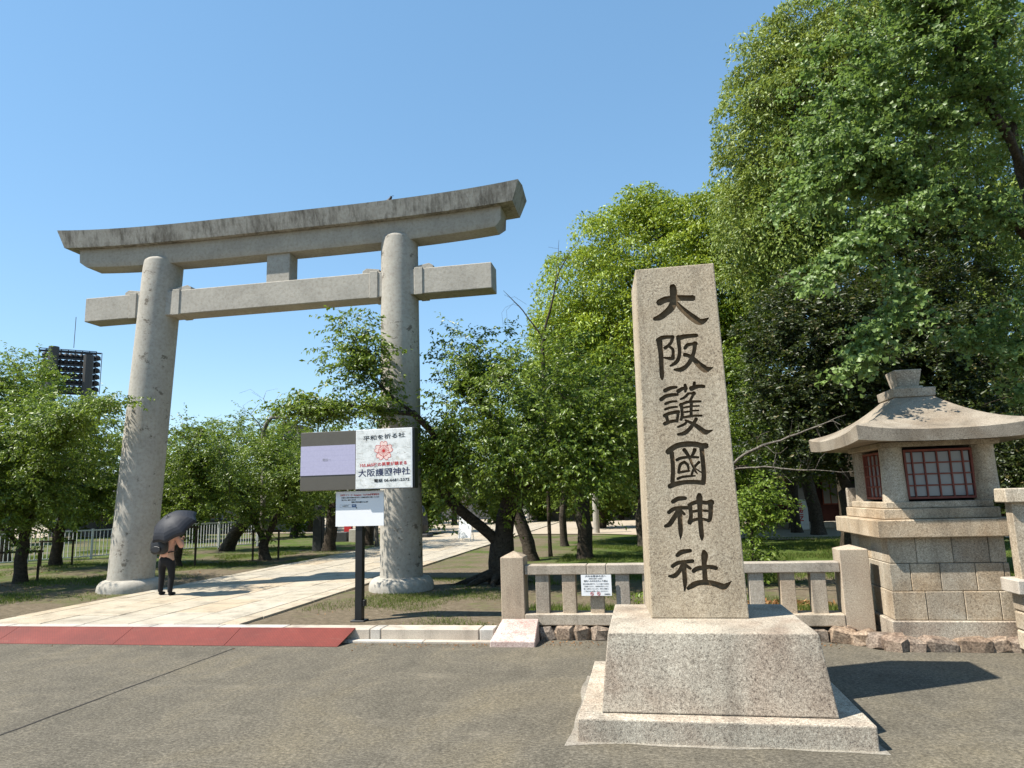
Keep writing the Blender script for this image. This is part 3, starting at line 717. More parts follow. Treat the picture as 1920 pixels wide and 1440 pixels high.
# taller fence on its own retaining wall, running out of the frame
tf = thing('stone_fence', 'taller stone fence on a block wall right of the lantern, partly out of frame', 'fence', (5.5, 9.5, 0))
MB().box(4.27, 6.9, 9.36, 9.66, 1.785, 1.955, tx=.0, ty=.02).obj('rail', M['granite_wall'], tf, bevel=.012)
b2 = MB().box(-.075, .075, -.08, .08, .885, 1.79).mesh('baluster', M['granite_wall'], bevel=.006)
for bx_ in (4.43, 4.83, 5.23, 5.63, 6.03, 6.43, 6.83):
    o = link(b2, 'baluster', tf); o.location = (bx_-5.5, .02, 0)
MB().box(4.24, 6.9, 9.3, 9.72, .725, .89).obj('coping', M['kerb'], tf, bevel=.012)
x = 4.33
for k, (z0, z1) in enumerate(((.05, .28), (.284, .5), (.504, .72))):
    x = 4.33
    while x < 6.8:
        l = rng.uniform(.3, .55); MB().box(x+.004, x+l-.004, 9.42+rng.uniform(-.012, .012), 9.7, z0, z1).obj('wall_stone', M['granite_wall'], tf, bevel=.02); x += l

# ================================================================== TORII
tor = thing('torii_gate', 'large weathered concrete shrine gate with two round pillars and a curved stained top beam', 'torii gate', (-8.4, 14.9, .12))
def pillar(xb, xt, rb, rt, n=40):
    lean = lambda z: ((xt-xb)*(z-.4)/7.7, 0)
    prof = [(rb, .36), (rb, .42)]+[(rb+(rt-rb)*t, .42+7.65*t) for t in np.linspace(.1, 1, 10)]+[(rt*.985, 8.11), (rt*.9, 8.15)]
    smooth_angle(MB().lathe(xb, 14.9, prof, n, lean=lean).obj('pillar', M['concrete_pillar'], tor), 50)
    pr = [(.70, .10), (.705, .2), (.69, .28), (.65, .345), (.6, .385), (.53, .405), (.4, .41)]
    smooth_angle(MB().lathe(xb, 14.9, pr, n).obj('base_ring', M['concrete'], tor), 60)
pillar(-5.28, -5.31, .465, .43)
pillar(-11.95, -11.54, .50, .46)
def beam(name, xc, hb, ht, sec, mat):
    rings = []
    for u in np.linspace(-1, 1, 41):
        k = abs(u)**3.6; r = []
        for (y, z, rise, top) in sec: r.append((xc+u*(hb+(ht-hb)*top), y, z+rise*k))
        rings.append(r)
    o = MB().loft(rings).obj(name, mat, tor, bevel=0); smooth_angle(o, 30); return o
beam('top_beam', -8.25, 5.76, 5.92, [(14.40, 8.455, .12, 0), (14.30, 8.85, .17, 1), (14.9, 8.97, .18, 1), (15.5, 8.85, .17, 1), (15.4, 8.455, .12, 0)], M['concrete_beam'])
beam('lower_beam', -8.25, 5.30, 5.46, [(14.64, 7.985, .12, 0), (14.58, 8.10, .12, .9), (14.56, 8.45, .12, 1), (15.24, 8.45, .12, 1), (15.22, 8.10, .12, .9), (15.16, 7.985, .12, 0)], M['concrete'])
MB().box(-13.49, -3.05, 14.63, 15.17, 6.67, 7.275).obj('tie_beam', M['concrete'], tor, bevel=.015)
MB().box(-8.6, -8.0, 14.70, 15.10, 7.27, 8.0).obj('strut', M['concrete'], tor, bevel=.012)
for xa, d in ((-5.74, -1), (-4.86, 1), (-12.03, -1), (-11.04, 1)):
    x0, x1 = sorted((xa, xa+d*.2)); MB().box(x0, x1, 14.605, 15.195, 6.655, 7.30).obj('collar', M['concrete'], tor, bevel=.01)
    x0, x1 = xa, xa+d*.42
    q = [(x0, 7.29), (x1, 7.29), (x1, 7.36), (x1-d*.1, 7.42), (x0, 7.37)]
    MB().loft([[(px, 14.72, pz) for px, pz in q], [(px, 15.08, pz) for px, pz in q]]).obj('wedge', M['concrete'], tor, bevel=.008)

# ================================================================== SIGN
sg = thing('sign_board', 'two-panel sign on a black post: lit lavender screen beside a white blossom print with lettering', 'sign', (-4.6, 10.95, .13))
box('post', M['black_steel'], (-4.665, -4.545, 10.93, 11.05, .12, 2.23), sg, .006)
box('base_plate', M['black_steel'], (-4.72, -4.49, 10.88, 11.1, .12, .15), sg, .004)
box('junction_box', M['black_steel'], (-4.54, -4.50, 10.94, 11.03, .36, .46), sg, .004)
box('cabinet', M['cabinet'], (-5.592, -4.612, 10.80, 10.98, 2.224, 3.195), sg, .006)
box('screen', M['screen'], (-5.585, -4.62, 10.793, 10.7985, 2.475, 2.962), sg)
text('電話一', 'lettering', M['grey_ink'], sg, -5.12, 10.7915, 2.72, .05, .145)
cab2 = box('cabinet', M['black_steel'], (-4.608, -3.60, 10.80, 10.98, 2.222, 3.198), sg, .005)
box('print_panel', M['white_board'], (-4.605, -3.635, 10.785, 10.7985, 2.226, 3.196), sg, .003)
box('blossom_print', M['print'], (-4.597, -3.655, 10.7825, 10.7845, 2.236, 3.186), sg)
yp = 10.7805
text('平和を祈る社', 'lettering', M['ink'], sg, -4.115, yp, 3.06, .085, .72, .0008, R(3.0))
text('105,665柱の英霊が鎮まる', 'lettering', M['red_ink'], sg, -4.126, yp, 2.615, .065, .80, .0008, R(1.5))
text('大阪護國神社', 'lettering', M['navy_ink'], sg, -4.117, yp, 2.482, .13, .885, .0008, R(1))
text('電話 06-6681-2372', 'lettering', M['ink'], sg, -3.985, yp, 2.354, .06, .60, .001, R(1))
def emblem(cx, cz, r):
    red, pink = MB(), MB()
    out = []
    for k in range(5):
        a0 = math.pi/2+k*2*math.pi/5
        for da, rr in ((-.60, .62), (-.52, .80), (-.34, .97), (-.15, 1.0), (0, .84), (.15, 1.0), (.34, .97), (.52, .80), (.60, .62)):
            out.append((cx+r*rr*math.cos(a0+da), cz+r*rr*math.sin(a0+da)))
    n = len(out)
    pink.add([(cx, yp+.0006, cz)]+[(x_, yp+.0006, z_) for x_, z_ in out], [(0, i+1, (i+1) % n+1) for i in range(n)])
    pink.obj('emblem_ground', M['pale_pink'], sg)
    ribbon(red, out+[out[0], out[1]], r*.05, yp)
    ring = []
    for k in range(16):
        a = k*2*math.pi/16
        ribbon(red, [(cx+r*.16*math.cos(a), cz+r*.16*math.sin(a)), (cx+r*.5*math.cos(a), cz+r*.5*math.sin(a))], r*.035, yp-.0002)
        for d, rr in ((-.19, .5), (-.1, .565), (0, .59), (.1, .565), (.19, .5)):
            b = a+math.pi/16+d; ring.append((cx+r*rr*math.cos(b), cz+r*rr*math.sin(b)))
    ribbon(red, ring+[ring[0]], r*.04, yp-.0004)
    red.add([(cx, yp-.0006, cz)]+[(cx+r*.15*math.cos(a), yp-.0006, cz+r*.15*math.sin(a)) for a in np.linspace(0, 2*math.pi, 17)[:-1]], [(0, i+1, (i+1) % 16+1) for i in range(16)])
    for k in range(5):
        a = math.pi/2+(k+.5)*2*math.pi/5
        ribbon(red, [(cx+r*.58*math.cos(a), cz+r*.58*math.sin(a)), (cx+r*.68*math.cos(a), cz+r*.68*math.sin(a))], r*.04, yp-.0003)
    red.obj('emblem', M['red_ink'], sg)
emblem(-4.122, 2.835, .158)
box('lower_board', M['white_board'], (-5.0, -4.165, 10.905, 10.925, 1.632, 2.2), sg, .002)
yl = 10.903
text('公式サイト・X・Instagram・YouTube随時更新中', 'lettering', M['red_ink'], sg, -4.585, yl, 2.135, .034, .68, .001)
text('行事のご案内や境内の様子などの最新情報を発信しています', 'lettering', M['ink'], sg, -4.572, yl, 2.092, .025, .66, .0006)
text('ご覧ください。お待ちしております', 'lettering', M['ink'], sg, -4.775, yl, 2.055, .025, .26, .0006)
text('検索は下記からお願いいたします', 'lettering', M['ink'], sg, -4.58, yl, 2.018, .026, .29, .0012)
mb = MB(); ribbon(mb, [(-4.925, 1.937), (-4.925, 1.983), (-4.72, 1.983), (-4.72, 1.937), (-4.925, 1.937)], .003, yl); mb.obj('search_field', M['grey_ink'], sg)
text('大阪護國神社', 'lettering', M['grey_ink'], sg, -4.83, yl, 1.96, .024, .12)
MB().box(-4.715, -4.64, yl, yl+.0015, 1.937, 1.985).obj('search_button', M['blue_ink'], sg)
text('検索', 'lettering', M['white_board'], sg, -4.678, yl-.001, 1.961, .026, .05)
mb = MB(); mb.add([(-4.645, yl-.0012, 1.945), (-4.645, yl-.0012, 1.915), (-4.622, yl-.0012, 1.925)], [(0, 1, 2)]); mb.obj('cursor_arrow', M['ink'], sg)

# ================================================================== PERSON WITH UMBRELLA
def skin_mesh(name, nodes, edges, mat, parent, sub=2, frame=None):
    """one continuous surface grown on a skeleton: nodes are (x, y, z, radius[, radius_y])"""
    me = bpy.data.meshes.new(name)
    T = frame or (lambda p: p)
    me.from_pydata([T(n[:3]) for n in nodes], edges, [])
    o = bpy.data.objects.new(name+'_src', me); COL.objects.link(o)
    o.modifiers.new('s', 'SKIN')
    for i, n in enumerate(nodes):
        v = me.skin_vertices[0].data[i]; v.radius = (n[3], n[4] if len(n) > 4 else n[3]); v.use_root = i == 0
    m = o.modifiers.new('d', 'SUBSURF'); m.levels = sub; m.render_levels = sub
    dg = bpy.context.evaluated_depsgraph_get(); dg.update()
    r = bpy.data.meshes.new_from_object(o.evaluated_get(dg)); bpy.data.objects.remove(o)
    o0 = org(parent); r.transform(Matrix.Translation((-o0[0], -o0[1], -o0[2])))
    r.materials.clear(); r.materials.append(mat); r.shade_smooth()
    return link(r, name, parent, o0)

def standing_person(name, label, foot_xy, face, z0, H, cols, arm_up=True, cat='person'):
    """local frame: x forward, y to the person's left, z up; face = heading in radians"""
    c, s = math.cos(face), math.sin(face); k = H/1.6
    T = lambda p: (foot_xy[0]+(p[0]*c-p[1]*1.28*s)*k, foot_xy[1]+(p[0]*s+p[1]*1.28*c)*k, z0+p[2]*k)
    t = thing(name, label, cat, (foot_xy[0], foot_xy[1], z0))
    # body: head, neck, torso, arms to the wrists and legs as one surface
    rs = [(0.02, -.17, 1.30), (0.10, -.24, 1.06), (0.28, -.13, 1.20)] if arm_up else [(0, -.18, 1.30), (-.02, -.23, 1.04), (.06, -.22, .80)]
    ls = [(0.02, .17, 1.30), (0.08, .22, 1.05), (0.27, .10, 1.10)] if arm_up else [(0, .18, 1.30), (-.03, .23, 1.04), (.02, .22, .80)]
    N = [(0, 0, .90, .11, .14), (0, 0, 1.05, .095, .125), (0, 0, 1.24, .10, .145), (.01, 0, 1.36, .06, .07), (.02, 0, 1.41, .045, .045), (.035, 0, 1.50, .075, .07), (.03, 0, 1.57, .06, .055),
         (*rs[0], .05), (*rs[1], .04), (*rs[2], .03), (*ls[0], .05), (*ls[1], .04), (*ls[2], .03),
         (.0, -.085, .84, .085), (.01, -.115, .46, .05), (-.03, -.12, .08, .034), (.0, .085, .84, .085), (.05, .115, .46, .05), (.04, .125, .08, .034)]
    E = [(0, 1), (1, 2), (2, 3), (3, 4), (4, 5), (5, 6), (2, 7), (7, 8), (8, 9), (2, 10), (10, 11), (11, 12), (0, 13), (13, 14), (14, 15), (0, 16), (16, 17), (17, 18)]
    b = skin_mesh('body', N, E, cols['skin'], t, 2, T)
    g = 1.22
    J = [(0, 0, .80, .165, .19), (0, 0, 1.06, .12, .15), (0, 0, 1.23, .115, .16), (.005, 0, 1.345, .07, .09),
         (*rs[0], .068), (*rs[1], .058), (rs[1][0]*.35+rs[2][0]*.65, rs[1][1]*.35+rs[2][1]*.65, rs[1][2]*.35+rs[2][2]*.65, .046),
         (*ls[0], .068), (*ls[1], .058), (ls[1][0]*.35+ls[2][0]*.65, ls[1][1]*.35+ls[2][1]*.65, ls[1][2]*.35+ls[2][2]*.65, .046)]
    skin_mesh('jacket', J, [(0, 1), (1, 2), (2, 3), (2, 4), (4, 5), (5, 6), (2, 7), (7, 8), (8, 9)], cols['top'], t, 2, T)
    P = [(0, 0, .90, .11, .14), (0, 0, .82, .125, .15), (.0, -.10, .72, .092), (.01, -.115, .45, .07), (-.03, -.12, .12, .055), (-.025, -.12, .05, .053), (.0, .10, .72, .092), (.05, .115, .45, .07), (.04, .125, .12, .055), (.045, .125, .05, .053)]
    skin_mesh('trousers', P, [(0, 1), (1, 2), (2, 3), (3, 4), (4, 5), (1, 6), (6, 7), (7, 8), (8, 9)], cols['legs'], t, 2, T)
    for sy, fx in ((-.12, -.02), (.125, .05)):
        skin_mesh('shoe', [(-.05+fx, sy, .04, .038), (.06+fx, sy, .036, .04), (.15+fx, sy*1.1, .028, .032)], [(0, 1), (1, 2)], cols['shoe'], t, 1, T)
    skin_mesh('hair', [(.0, 0, 1.535, .088, .082), (-.01, 0, 1.60, .07, .066), (-.055, 0, 1.44, .06, .068)], [(0, 1), (0, 2)], cols['hair'], t, 2, T)
    f = MB()                                                    # face: eyes, nose, mouth, ears
    for sy in (-.026, .026): f.box(.098, .104, sy-.011, sy+.011, 1.512, 1.52)
    f.box(.100, .105, -.018, .018, 1.462, 1.468)
    f.v = [T(p) for p in f.v]; f.obj('face_features', cols['hair'], t)
    n = MB(); n.add([(.098, -.009, 1.482), (.098, .009, 1.482), (.12, 0, 1.484), (.098, 0, 1.512)], [(0, 1, 2), (0, 2, 3), (1, 3, 2), (0, 3, 1)]); n.v = [T(p) for p in n.v]; n.obj('nose', cols['skin'], t)
    for q, sgn in ((rs, -1), (ls, 1)):                          # hands: palm, four fingers curled, thumb
        a, e = Vector(q[2]), (Vector(q[2])-Vector(q[1])).normalized()
        sd_ = Vector((0, sgn, 0)).cross(e); sd_ = sd_.normalized() if sd_.length > .1 else Vector((1, 0, 0))
        up = e.cross(sd_).normalized()
        nd = [(*a, .024), (*(a+e*.05), .026)]; ed = [(0, 1)]
        for i, (o_, ln) in enumerate(((-.027, .05), (-.009, .06), (.009, .057), (.027, .042))):
            p1 = a+e*.075+sd_*o_; p2 = p1+e*ln*.5+up*.012; p3 = p2+e*ln*.1+up*.03
            j = len(nd); nd += [(*p1, .0095), (*p2, .0088), (*p3, .0078)]; ed += [(1, j), (j, j+1), (j+1, j+2)]
        j = len(nd); p1 = a+e*.03+sd_*.035+up*.01; nd += [(*p1, .011), (*(p1+e*.03+sd_*.012+up*.02), .0095)]; ed += [(0, j), (j, j+1)]
        skin_mesh('hand', nd, ed, cols['skin'], t, 1, T)
    return t, T
cols_p = dict(skin=M['skin'], top=M['pink'], legs=M['black_cloth'], shoe=M['black_cloth'], hair=M['hair'])
per, PT = standing_person('person', 'person in pink top and black trousers standing under a black umbrella', (-10.22, 13.8), R(86), .17, 1.52, cols_p)

bagT = thing('backpack', 'black shoulder bag worn on the back of the person under the umbrella', 'bag', PT((-.2, .02, .9)))
def bag():
    prof = [(.6, .92, .70), (.86, .96, .92), (1.0, 1.02, 1.0), (.98, 1.14, .98), (.85, 1.23, .84), (.5, 1.285, .5)]
    rings = []
    for s, z, d in prof:
        r = []
        for j in range(16):
            a = 2*math.pi*j/16; cx_ = abs(math.cos(a))**.6*math.copysign(1, math.cos(a)); sy_ = abs(math.sin(a))**.6*math.copysign(1, math.sin(a))
            r.append(PT((-.215+.095*d*cx_, .02+.165*s*sy_, z)))
        rings.append(r)
    o = MB().loft(rings).obj('bag_body', M['bag'], bagT, smooth=True)
    rings2 = [[PT((-.31-.03*k*(1 if i else .3)+0, .02+.10*math.cos(2*math.pi*j/10), 1.03+.075*math.sin(2*math.pi*j/10))) for j in range(10)] for i, k in enumerate((0, 1))]
    MB().loft(rings2).obj('front_pocket', M['bag'], bagT, bevel=.008)
    for sy in (-.11, .13):
        MB().tube([PT((-.13, sy, 1.24)), PT((-.02, sy*1.15, 1.40)), PT((.11, sy*1.1, 1.30)), PT((.155, sy*1.0, 1.12)), PT((.06, sy*1.4, .98)), PT((-.13, sy, .95))], .014, 6).obj('strap', M['bag'], bagT)
bag()

def umbrella():
    hand = Vector(PT((.30, -.13, 1.26))); ax = Vector((-.16, -.62, .77)).normalized(); apex = hand+ax*.50+Vector((.02, .05, .1))
    apex = Vector((-9.98, 13.45, 1.83)); shaft_d = (apex-hand).normalized()
    t = thing('umbrella', 'open black umbrella tilted back over the person beside the left pillar', 'umbrella', tuple(hand))
    a = ax.orthogonal().normalized(); b = ax.cross(a)
    N = 8; rad = .52; rings = []
    for i, f in enumerate(np.linspace(0.02, 1, 9)):
        r = []
        for j in range(N*4):
            ang = 2*math.pi*j/(N*4); u = (j % 4)/4; sag = 1-.125*math.sin(math.pi*u)*(.35+.65*f)
            rr = rad*math.sin(f*1.2)/math.sin(1.2)*sag
            dz = -.30*(1-math.cos(f*1.25))/(1-math.cos(1.25))+.012*f*math.sin(math.pi*u)
            r.append(apex+a*(rr*math.cos(ang))+b*(rr*math.sin(ang))+ax*dz)
        rings.append(r)
    o = MB().loft(rings, cap=False).obj('canopy', M['umbrella'], t); smooth_angle(o, 9)
    sol = o.modifiers.new('t', 'SOLIDIFY'); sol.thickness = .002
    MB().tube([apex-ax*.42+shaft_d*0-(ax-shaft_d)*.0, apex+ax*.05], .005, 6).obj('shaft', M['black_steel'], t)
    MB().tube([hand-shaft_d*.06, apex-ax*.42], [.011, .006], 8).obj('handle', M['black_steel'], t)
    for j in range(N):
        ang = 2*math.pi*j/N; p = []
        for f in np.linspace(.04, 1, 7):
            rr = rad*math.sin(f*1.2)/math.sin(1.2); dz = -.30*(1-math.cos(f*1.25))/(1-math.cos(1.25))-.006
            p.append(apex+a*(rr*math.cos(ang))+b*(rr*math.sin(ang))+ax*dz)
        MB().tube(p, .003, 4).obj('rib', M['black_steel'], t)
umbrella()

# small figure far down the path
standing_person('person', 'small distant person in a light top and dark trousers walking on the path', (-7.1, 38.6), R(95), .17, 1.62,
                dict(skin=M['skin'], top=M['white_paint'], legs=M['black_cloth'], shoe=M['black_cloth'], hair=M['hair']), arm_up=False)

# ------------------------------------------------------------------ birds on the gate
def bird(label, x, z, s, low=False):
    t = thing('bird', label, 'bird', (x, 14.9, z))
    F = lambda p: (x+p[0]*s, 14.9+p[1]*s, z+p[2]*s)
    h = .0 if not low else -.09
    N = [(-.10, 0, .07, .035, .03), (-.02, 0, .11, .062, .055), (.06, 0, .16, .055, .05), (.095, 0, .225+h, .032, .03), (.11, 0, .27+h, .034, .032), (-.22, 0, .02, .022, .01)]
    skin_mesh('body', N, [(0, 1), (1, 2), (2, 3), (3, 4), (0, 5)], M['feather'], t, 2, F)
    bk = MB(); bk.add([F((.135, -.01, .275+h)), F((.135, .01, .275+h)), F((.135, 0, .255+h)), F((.18, 0, .262+h))], [(0, 1, 2), (0, 3, 1), (1, 3, 2), (2, 3, 0)]); bk.obj('beak', M['black_steel'], t)
    for sy in (-.02, .02): MB().tube([F((.0, sy, .07)), F((.01, sy, .0))], .006*s, 5).obj('leg', M['black_steel'], t)
    for sy in (-1, 1):
        MB().loft([[F((.06, sy*.05, .17)), F((.05, sy*.062, .10)), F((.05, sy*.058, .135))], [F((-.08, sy*.05, .10)), F((-.09, sy*.05, .06)), F((-.09, sy*.055, .08))], [F((-.2, sy*.015, .035)), F((-.2, sy*.015, .03)), F((-.2, sy*.018, .032))]]).obj('wing', M['feather'], t)
bird('dark bird standing upright on top of the gate beam near the right pillar', -5.62, 8.975, 1.0)
bird('bird crouching low on the gate beam, left of the upright one', -6.35, 8.955, .6, True)

# ================================================================== WHITE RAIL FENCES
def rail_fence(label, p0, p1, n, h=1.12, posts=4):
    p0, p1 = np.array(p0), np.array(p1); d = p1-p0; L = np.hypot(*d); ang = math.atan2(d[1], d[0])
    t = thing('rail_fence', label, 'fence', (p0[0], p0[1], .12)); t.rotation_euler.z = ang; o0 = (0, 0, 0)
    def part(mb, nm): 
        o = link(mb.mesh(nm, M['white_paint']), nm, t); return o
    part(MB().box(0, L, -.02, .02, h-.05, h), 'top_rail'); part(MB().box(0, L, -.018, .018, .1, .14), 'bottom_rail')
    bar = MB().box(-.011, .011, -.011, .011, .14, h-.05).mesh('bar', M['white_paint'])
    pst = MB().box(-.035, .035, -.035, .035, -.02, h+.03).mesh('post', M['white_paint'])
    for i in range(posts): o = link(pst, 'post', t); o.location = (L*i/(posts-1), -.03, 0)
    for i in range(n): o = link(bar, 'bar', t); o.location = (L*(i+.5)/n, 0, 0)
rail_fence('long white rail fence behind the dark trees at the left edge', (-26, 17.2), (-20.6, 26.6), 78, 1.15, 6)
rail_fence('short white rail fence between the umbrella and the leaning trunk', (-20.3, 28.0), (-18.3, 31.2), 30, 1.2, 3)

# ------------------------------------------------------------------ wooden frames staking the small trees
def support(label, x, y, wd, h, ang):
    t = thing('tree_support', label, 'tree support', (x, y, .12), 'dark stake frames around the small trees')
    c, s = math.cos(ang), math.sin(ang)
    for k in (-.5, .5): MB().tube([(x+c*wd*k, y+s*wd*k, .1), (x+c*wd*k, y+s*wd*k, .12+h)], .035, 7).obj('stake', M['bark2'], t)
    MB().tube([(x-c*wd*.58, y-s*wd*.58, .08+h), (x+c*wd*.58, y+s*wd*.58, .08+h)], .03, 7).obj('crossbar', M['bark2'], t)
support('thin stake frame around the forked tree left of the sign', -13.1, 22.9, .95, 1.05, .05)
support('thick dark stake frame just right of the person with the umbrella', -14.95, 20.9, .95, 1.3, .1)
support('dark stake frame around the trunk at the left edge of the photo', -17.25, 16.95, 1.2, .85, .3)
support('dark stake frame round the second trunk left of the left pillar', -20.6, 21.9, 1.1, .9, .2)

# ================================================================== STADIUM LIGHT TOWER
def light_tower():
    Y = 120.0; t = thing('floodlight_tower', 'dark stadium floodlight rack on two poles above the trees at left', 'floodlight tower', (-112, Y, 0))
    A, B = np.array([-116.4, Y, 0]), np.array([-111.7, Y+4, 0])
    for P, zt in ((A, 35.3), (B, 34.0)): MB().lathe(P[0], P[1]-.9, [(1.05, -1), (.95, zt-10), (.95, zt), (.9, zt)], 14).obj('pole', M['pole_steel'], t, smooth=False)
    d = (B-A)/np.linalg.norm(B-A); L0, L1 = -3.1, 6.9; nr = 6
    zb = lambda u: 26.6
    fr = MB()
    def bar(u0, z0, u1, z1, r=.11, dy=0.0):
        p, q = A+d*u0, A+d*u1; fr.tube([(p[0], p[1]+dy, z0), (q[0], q[1]+dy, z1)], r, 4)
    for i in range(nr+1): bar(L0, 26.4+i*1.35, L1, 26.4+i*1.35, .24); bar(L0, 26.75+i*1.35, L1, 26.75+i*1.35, .16, 1.3); 
    for u in np.linspace(L0, L1, 9): bar(u, 26.2, u, 35.0, .09); bar(u, 26.2, u, 35.0, .07, 1.5)
    bar(L0, 35.0, L1, 35.0, .09); bar(L0, 35.0, L1, 35.0, .07, 1.5); bar(L0, 26.2, L1, 26.2, .2)
    fr.obj('frame', M['dark_steel'], t)
    lm = MB()
    o = MB()
    base = MB().lathe(0, 0, [(.2, -.6), (.45, -.4), (.6, .1), (.6, .26)], 9)
    lamp = base.mesh('floodlight', M['dark_steel'])
    for i in range(nr):
        for j, u in enumerate(np.linspace(L0+.4, L1-.4, 11)):
            p = A+d*u; q = link(lamp, 'floodlight', t); q.location = (p[0]+112, p[1]-Y+.9, 27.05+i*1.35); q.rotation_euler = (R(-110), 0, R(20))
    MB().tube([(-112.6, Y, 35), (-112.6, Y, 41.5)], .06, 4).obj('lightning_rod', M['pole_steel'], t)
    MB().tube([tuple(A+d*L0+np.array([0, .9, 26.0])), tuple(A+d*L1+np.array([0, .9, 26.0]))], .28, 4).obj('catwalk', M['dark_steel'], t)
light_tower()

# ------------------------------------------------------------------ far tower block
def tower_block():
    x0, x1, Y = -111.5, -104.2, 200.0
    t = thing('tower_block', 'distant brown tower block peeping over the trees left of the sign', 'building', ((x0+x1)/2, Y, 0))
    wl_ = box('wall', M['brick_tower'], (x0, x1, Y, Y+9, -1, 26.2), t)
    box('roof_house', M['brick_tower'], (x0+.6, x0+3.6, Y+1, Y+6, 26.2, 28.2), t); box('parapet', M['brick_tower'], (x0-.2, x1+.2, Y-.2, Y+9.2, 26.2, 26.7), t)
    wm = MB().box(-.55, .55, -.06, .02, -.7, .7).mesh('window', M['glass'])
    for f in range(8):
        for k in range(4): o = link(wm, 'window', wl_, None); o.location = (x0+1+1.75*k-(x0+x1)/2, 0, 3.0+f*3.0)
        MB().box(x0-.1, x1+.1, Y-.5, Y-.01, 1.5+f*3.0, 2.0+f*3.0).obj('balcony', M['brick_tower'], t)
tower_block()

# ================================================================== FAR SHRINE BUILDINGS
def hall(label, x0, x1, y0, y1, h, roof_h, wall, roof, nwin, dado=None, ov=.9):
    t = thing('shrine_building', label, 'building', ((x0+x1)/2, y0, .12))
    wl_ = box('wall', wall, (x0, x1, y0, y1, .05, h), t)
    if dado: box('wainscot', dado, (x0-.02, x1+.02, y0-.05, y0-.002, .05, 1.15), t)
    yc = (y0+y1)/2
    pr = [(y0-ov, h-.1), (y0-ov*.3, h+.28), (yc-.3, h+roof_h*.82), (yc, h+roof_h), (yc+.3, h+roof_h*.82), (y1+ov*.3, h+.28), (y1+ov, h-.1), (y1+ov, h-.22), (y0-ov, h-.22)]
    MB().loft([[(x0-ov, y, z) for y, z in pr], [(x1+ov, y, z) for y, z in pr]]).obj('roof', roof, t)
    MB().box(x0-ov, x1+ov, yc-.2, yc+.2, h+roof_h-.02, h+roof_h+.22).obj('ridge', M['roof_tile'], t)
    W = (x1-x0)/nwin
    for i in range(nwin):
        a = x0+W*(i+.18); b = x0+W*(i+.82)
        f = MB().box(a, b, y0-.06, y0-.003, 1.25, h-.35).obj('window', M['window_red'], t)
        m = (a+b)/2
        for p, q in ((a+.06, m-.03), (m+.03, b-.06)): MB().box(p, q, y0-.07, y0-.061, 1.31, h-.41).obj('pane', M['pane'], f)
    for i in range(nwin+1):
        MB().box(x0+W*i-.09, x0+W*i+.09, y0-.075, y0-.003, .05, h).obj('post', dado or M['red_wood'], t)
    return t
o = hall('long white-walled shrine building with a dark roof at the end of the path', -9.5, 7.5, 58, 66, 2.5, 1.7, M['plaster'], M['roof_tile'], 8, M['grey_wall'])
hall('dark red wooden building with pale windows, seen between the lantern and the pillar', 6.4, 17.5, 38.6, 44, 2.9, 2.2, M['red_wood'], M['roof_tile'], 9)
hall('low pale building far behind the trees at the left', -44, -26, 46, 52, 2.6, 1.5, M['grey_wall'], M['roof_tile'], 9, M['memorial'])
hall('small hall behind the stone blocks left of the right pillar', -24, -12.5, 66, 72, 2.6, 1.6, M['grey_wall'], M['roof_tile'], 6, M['grey_wall'])
meta(box('stone_plinth', M['kerb'], (6.2, 18, 37.3, 38.3, .05, .42), None, .02), 'pale stone plinth in front of the dark red building', 'plinth')
meta(box('red_curtain', M['vermilion'], (-5.7, -4.4, 57.6, 57.75, .6, 1.7), None), 'red curtain on the front of the long white building', 'curtain')

vm = thing('vending_machine', 'white vending machine with red letters down its side, between the dark trunks', 'vending machine', (7.35, 36.2, .12))
box('case', M['white_paint'], (7.05, 7.75, 35.9, 36.6, .14, 1.56), vm, .02); box('front', M['dark_steel'], (6.93, 7.04, 35.92, 36.58, .2, 1.5), vm, .01); box('foot', M['grey_wall'], (7.06, 7.7, 35.95, 36.5, .1, .14), vm)
text('KIRIN', 'lettering', M['red_ink'], vm, 7.4, 35.895, .98, .30, .86, .006, R(-90))

# A-board, lamps, stones
ab = thing('signboard', 'white folding signboard standing on the path beyond the right pillar', 'signboard', (-8.0, 31.1, .17))
MB().loft([[(-8.3, 31.0, .32), (-7.7, 31.0, .32), (-7.7, 31.03, .32), (-8.3, 31.03, .32)], [(-8.28, 31.22, 1.32), (-7.72, 31.22, 1.32), (-7.72, 31.25, 1.32), (-8.28, 31.25, 1.32)]]).obj('board', M['white_board'], ab)
for sx in (-8.26, -7.74):
    MB().tube([(sx, 30.96, .17), (sx, 31.25, 1.35)], .018, 6).obj('leg', M['white_paint'], ab); MB().tube([(sx, 31.6, .17), (sx, 31.25, 1.35)], .018, 6).obj('leg', M['white_paint'], ab)
lp = thing('street_lamp', 'slim white lamp post with a round globe behind the big forked tree', 'street lamp', (-13.0, 55, .12))
MB().lathe(-13.0, 55, [(.06, .1), (.05, 3.2)], 10).obj('post', M['white_paint'], lp); MB().lathe(-13.0, 55, [(.05, 3.2), (.19, 3.33), (.21, 3.48), (.12, 3.64), (.02, 3.68)], 12).obj('globe', M['white_board'], lp, smooth=True)
def post(name, label, cat, x, y, r, h, mat, n=12):
    t = thing(name, label, cat, (x, y, .1)); MB().lathe(x, y, [(r*1.06, .08), (r, .3), (r*.97, .1+h)], n).obj('shaft', mat, t); MB().lathe(x, y, [(r*1.08, .1+h), (r*.9, .16+h)], n).obj('cap', mat, t)
post('concrete_post', 'pale round concrete post at the edge of the sandy plaza, left of the carved pillar', 'post', -2.45, 36.6, .16, 2.6, M['concrete'])
post('flagpole', 'thin white pole standing in front of the long white building', 'pole', -2.4, 47, .05, 5.5, M['white_paint'], 8)
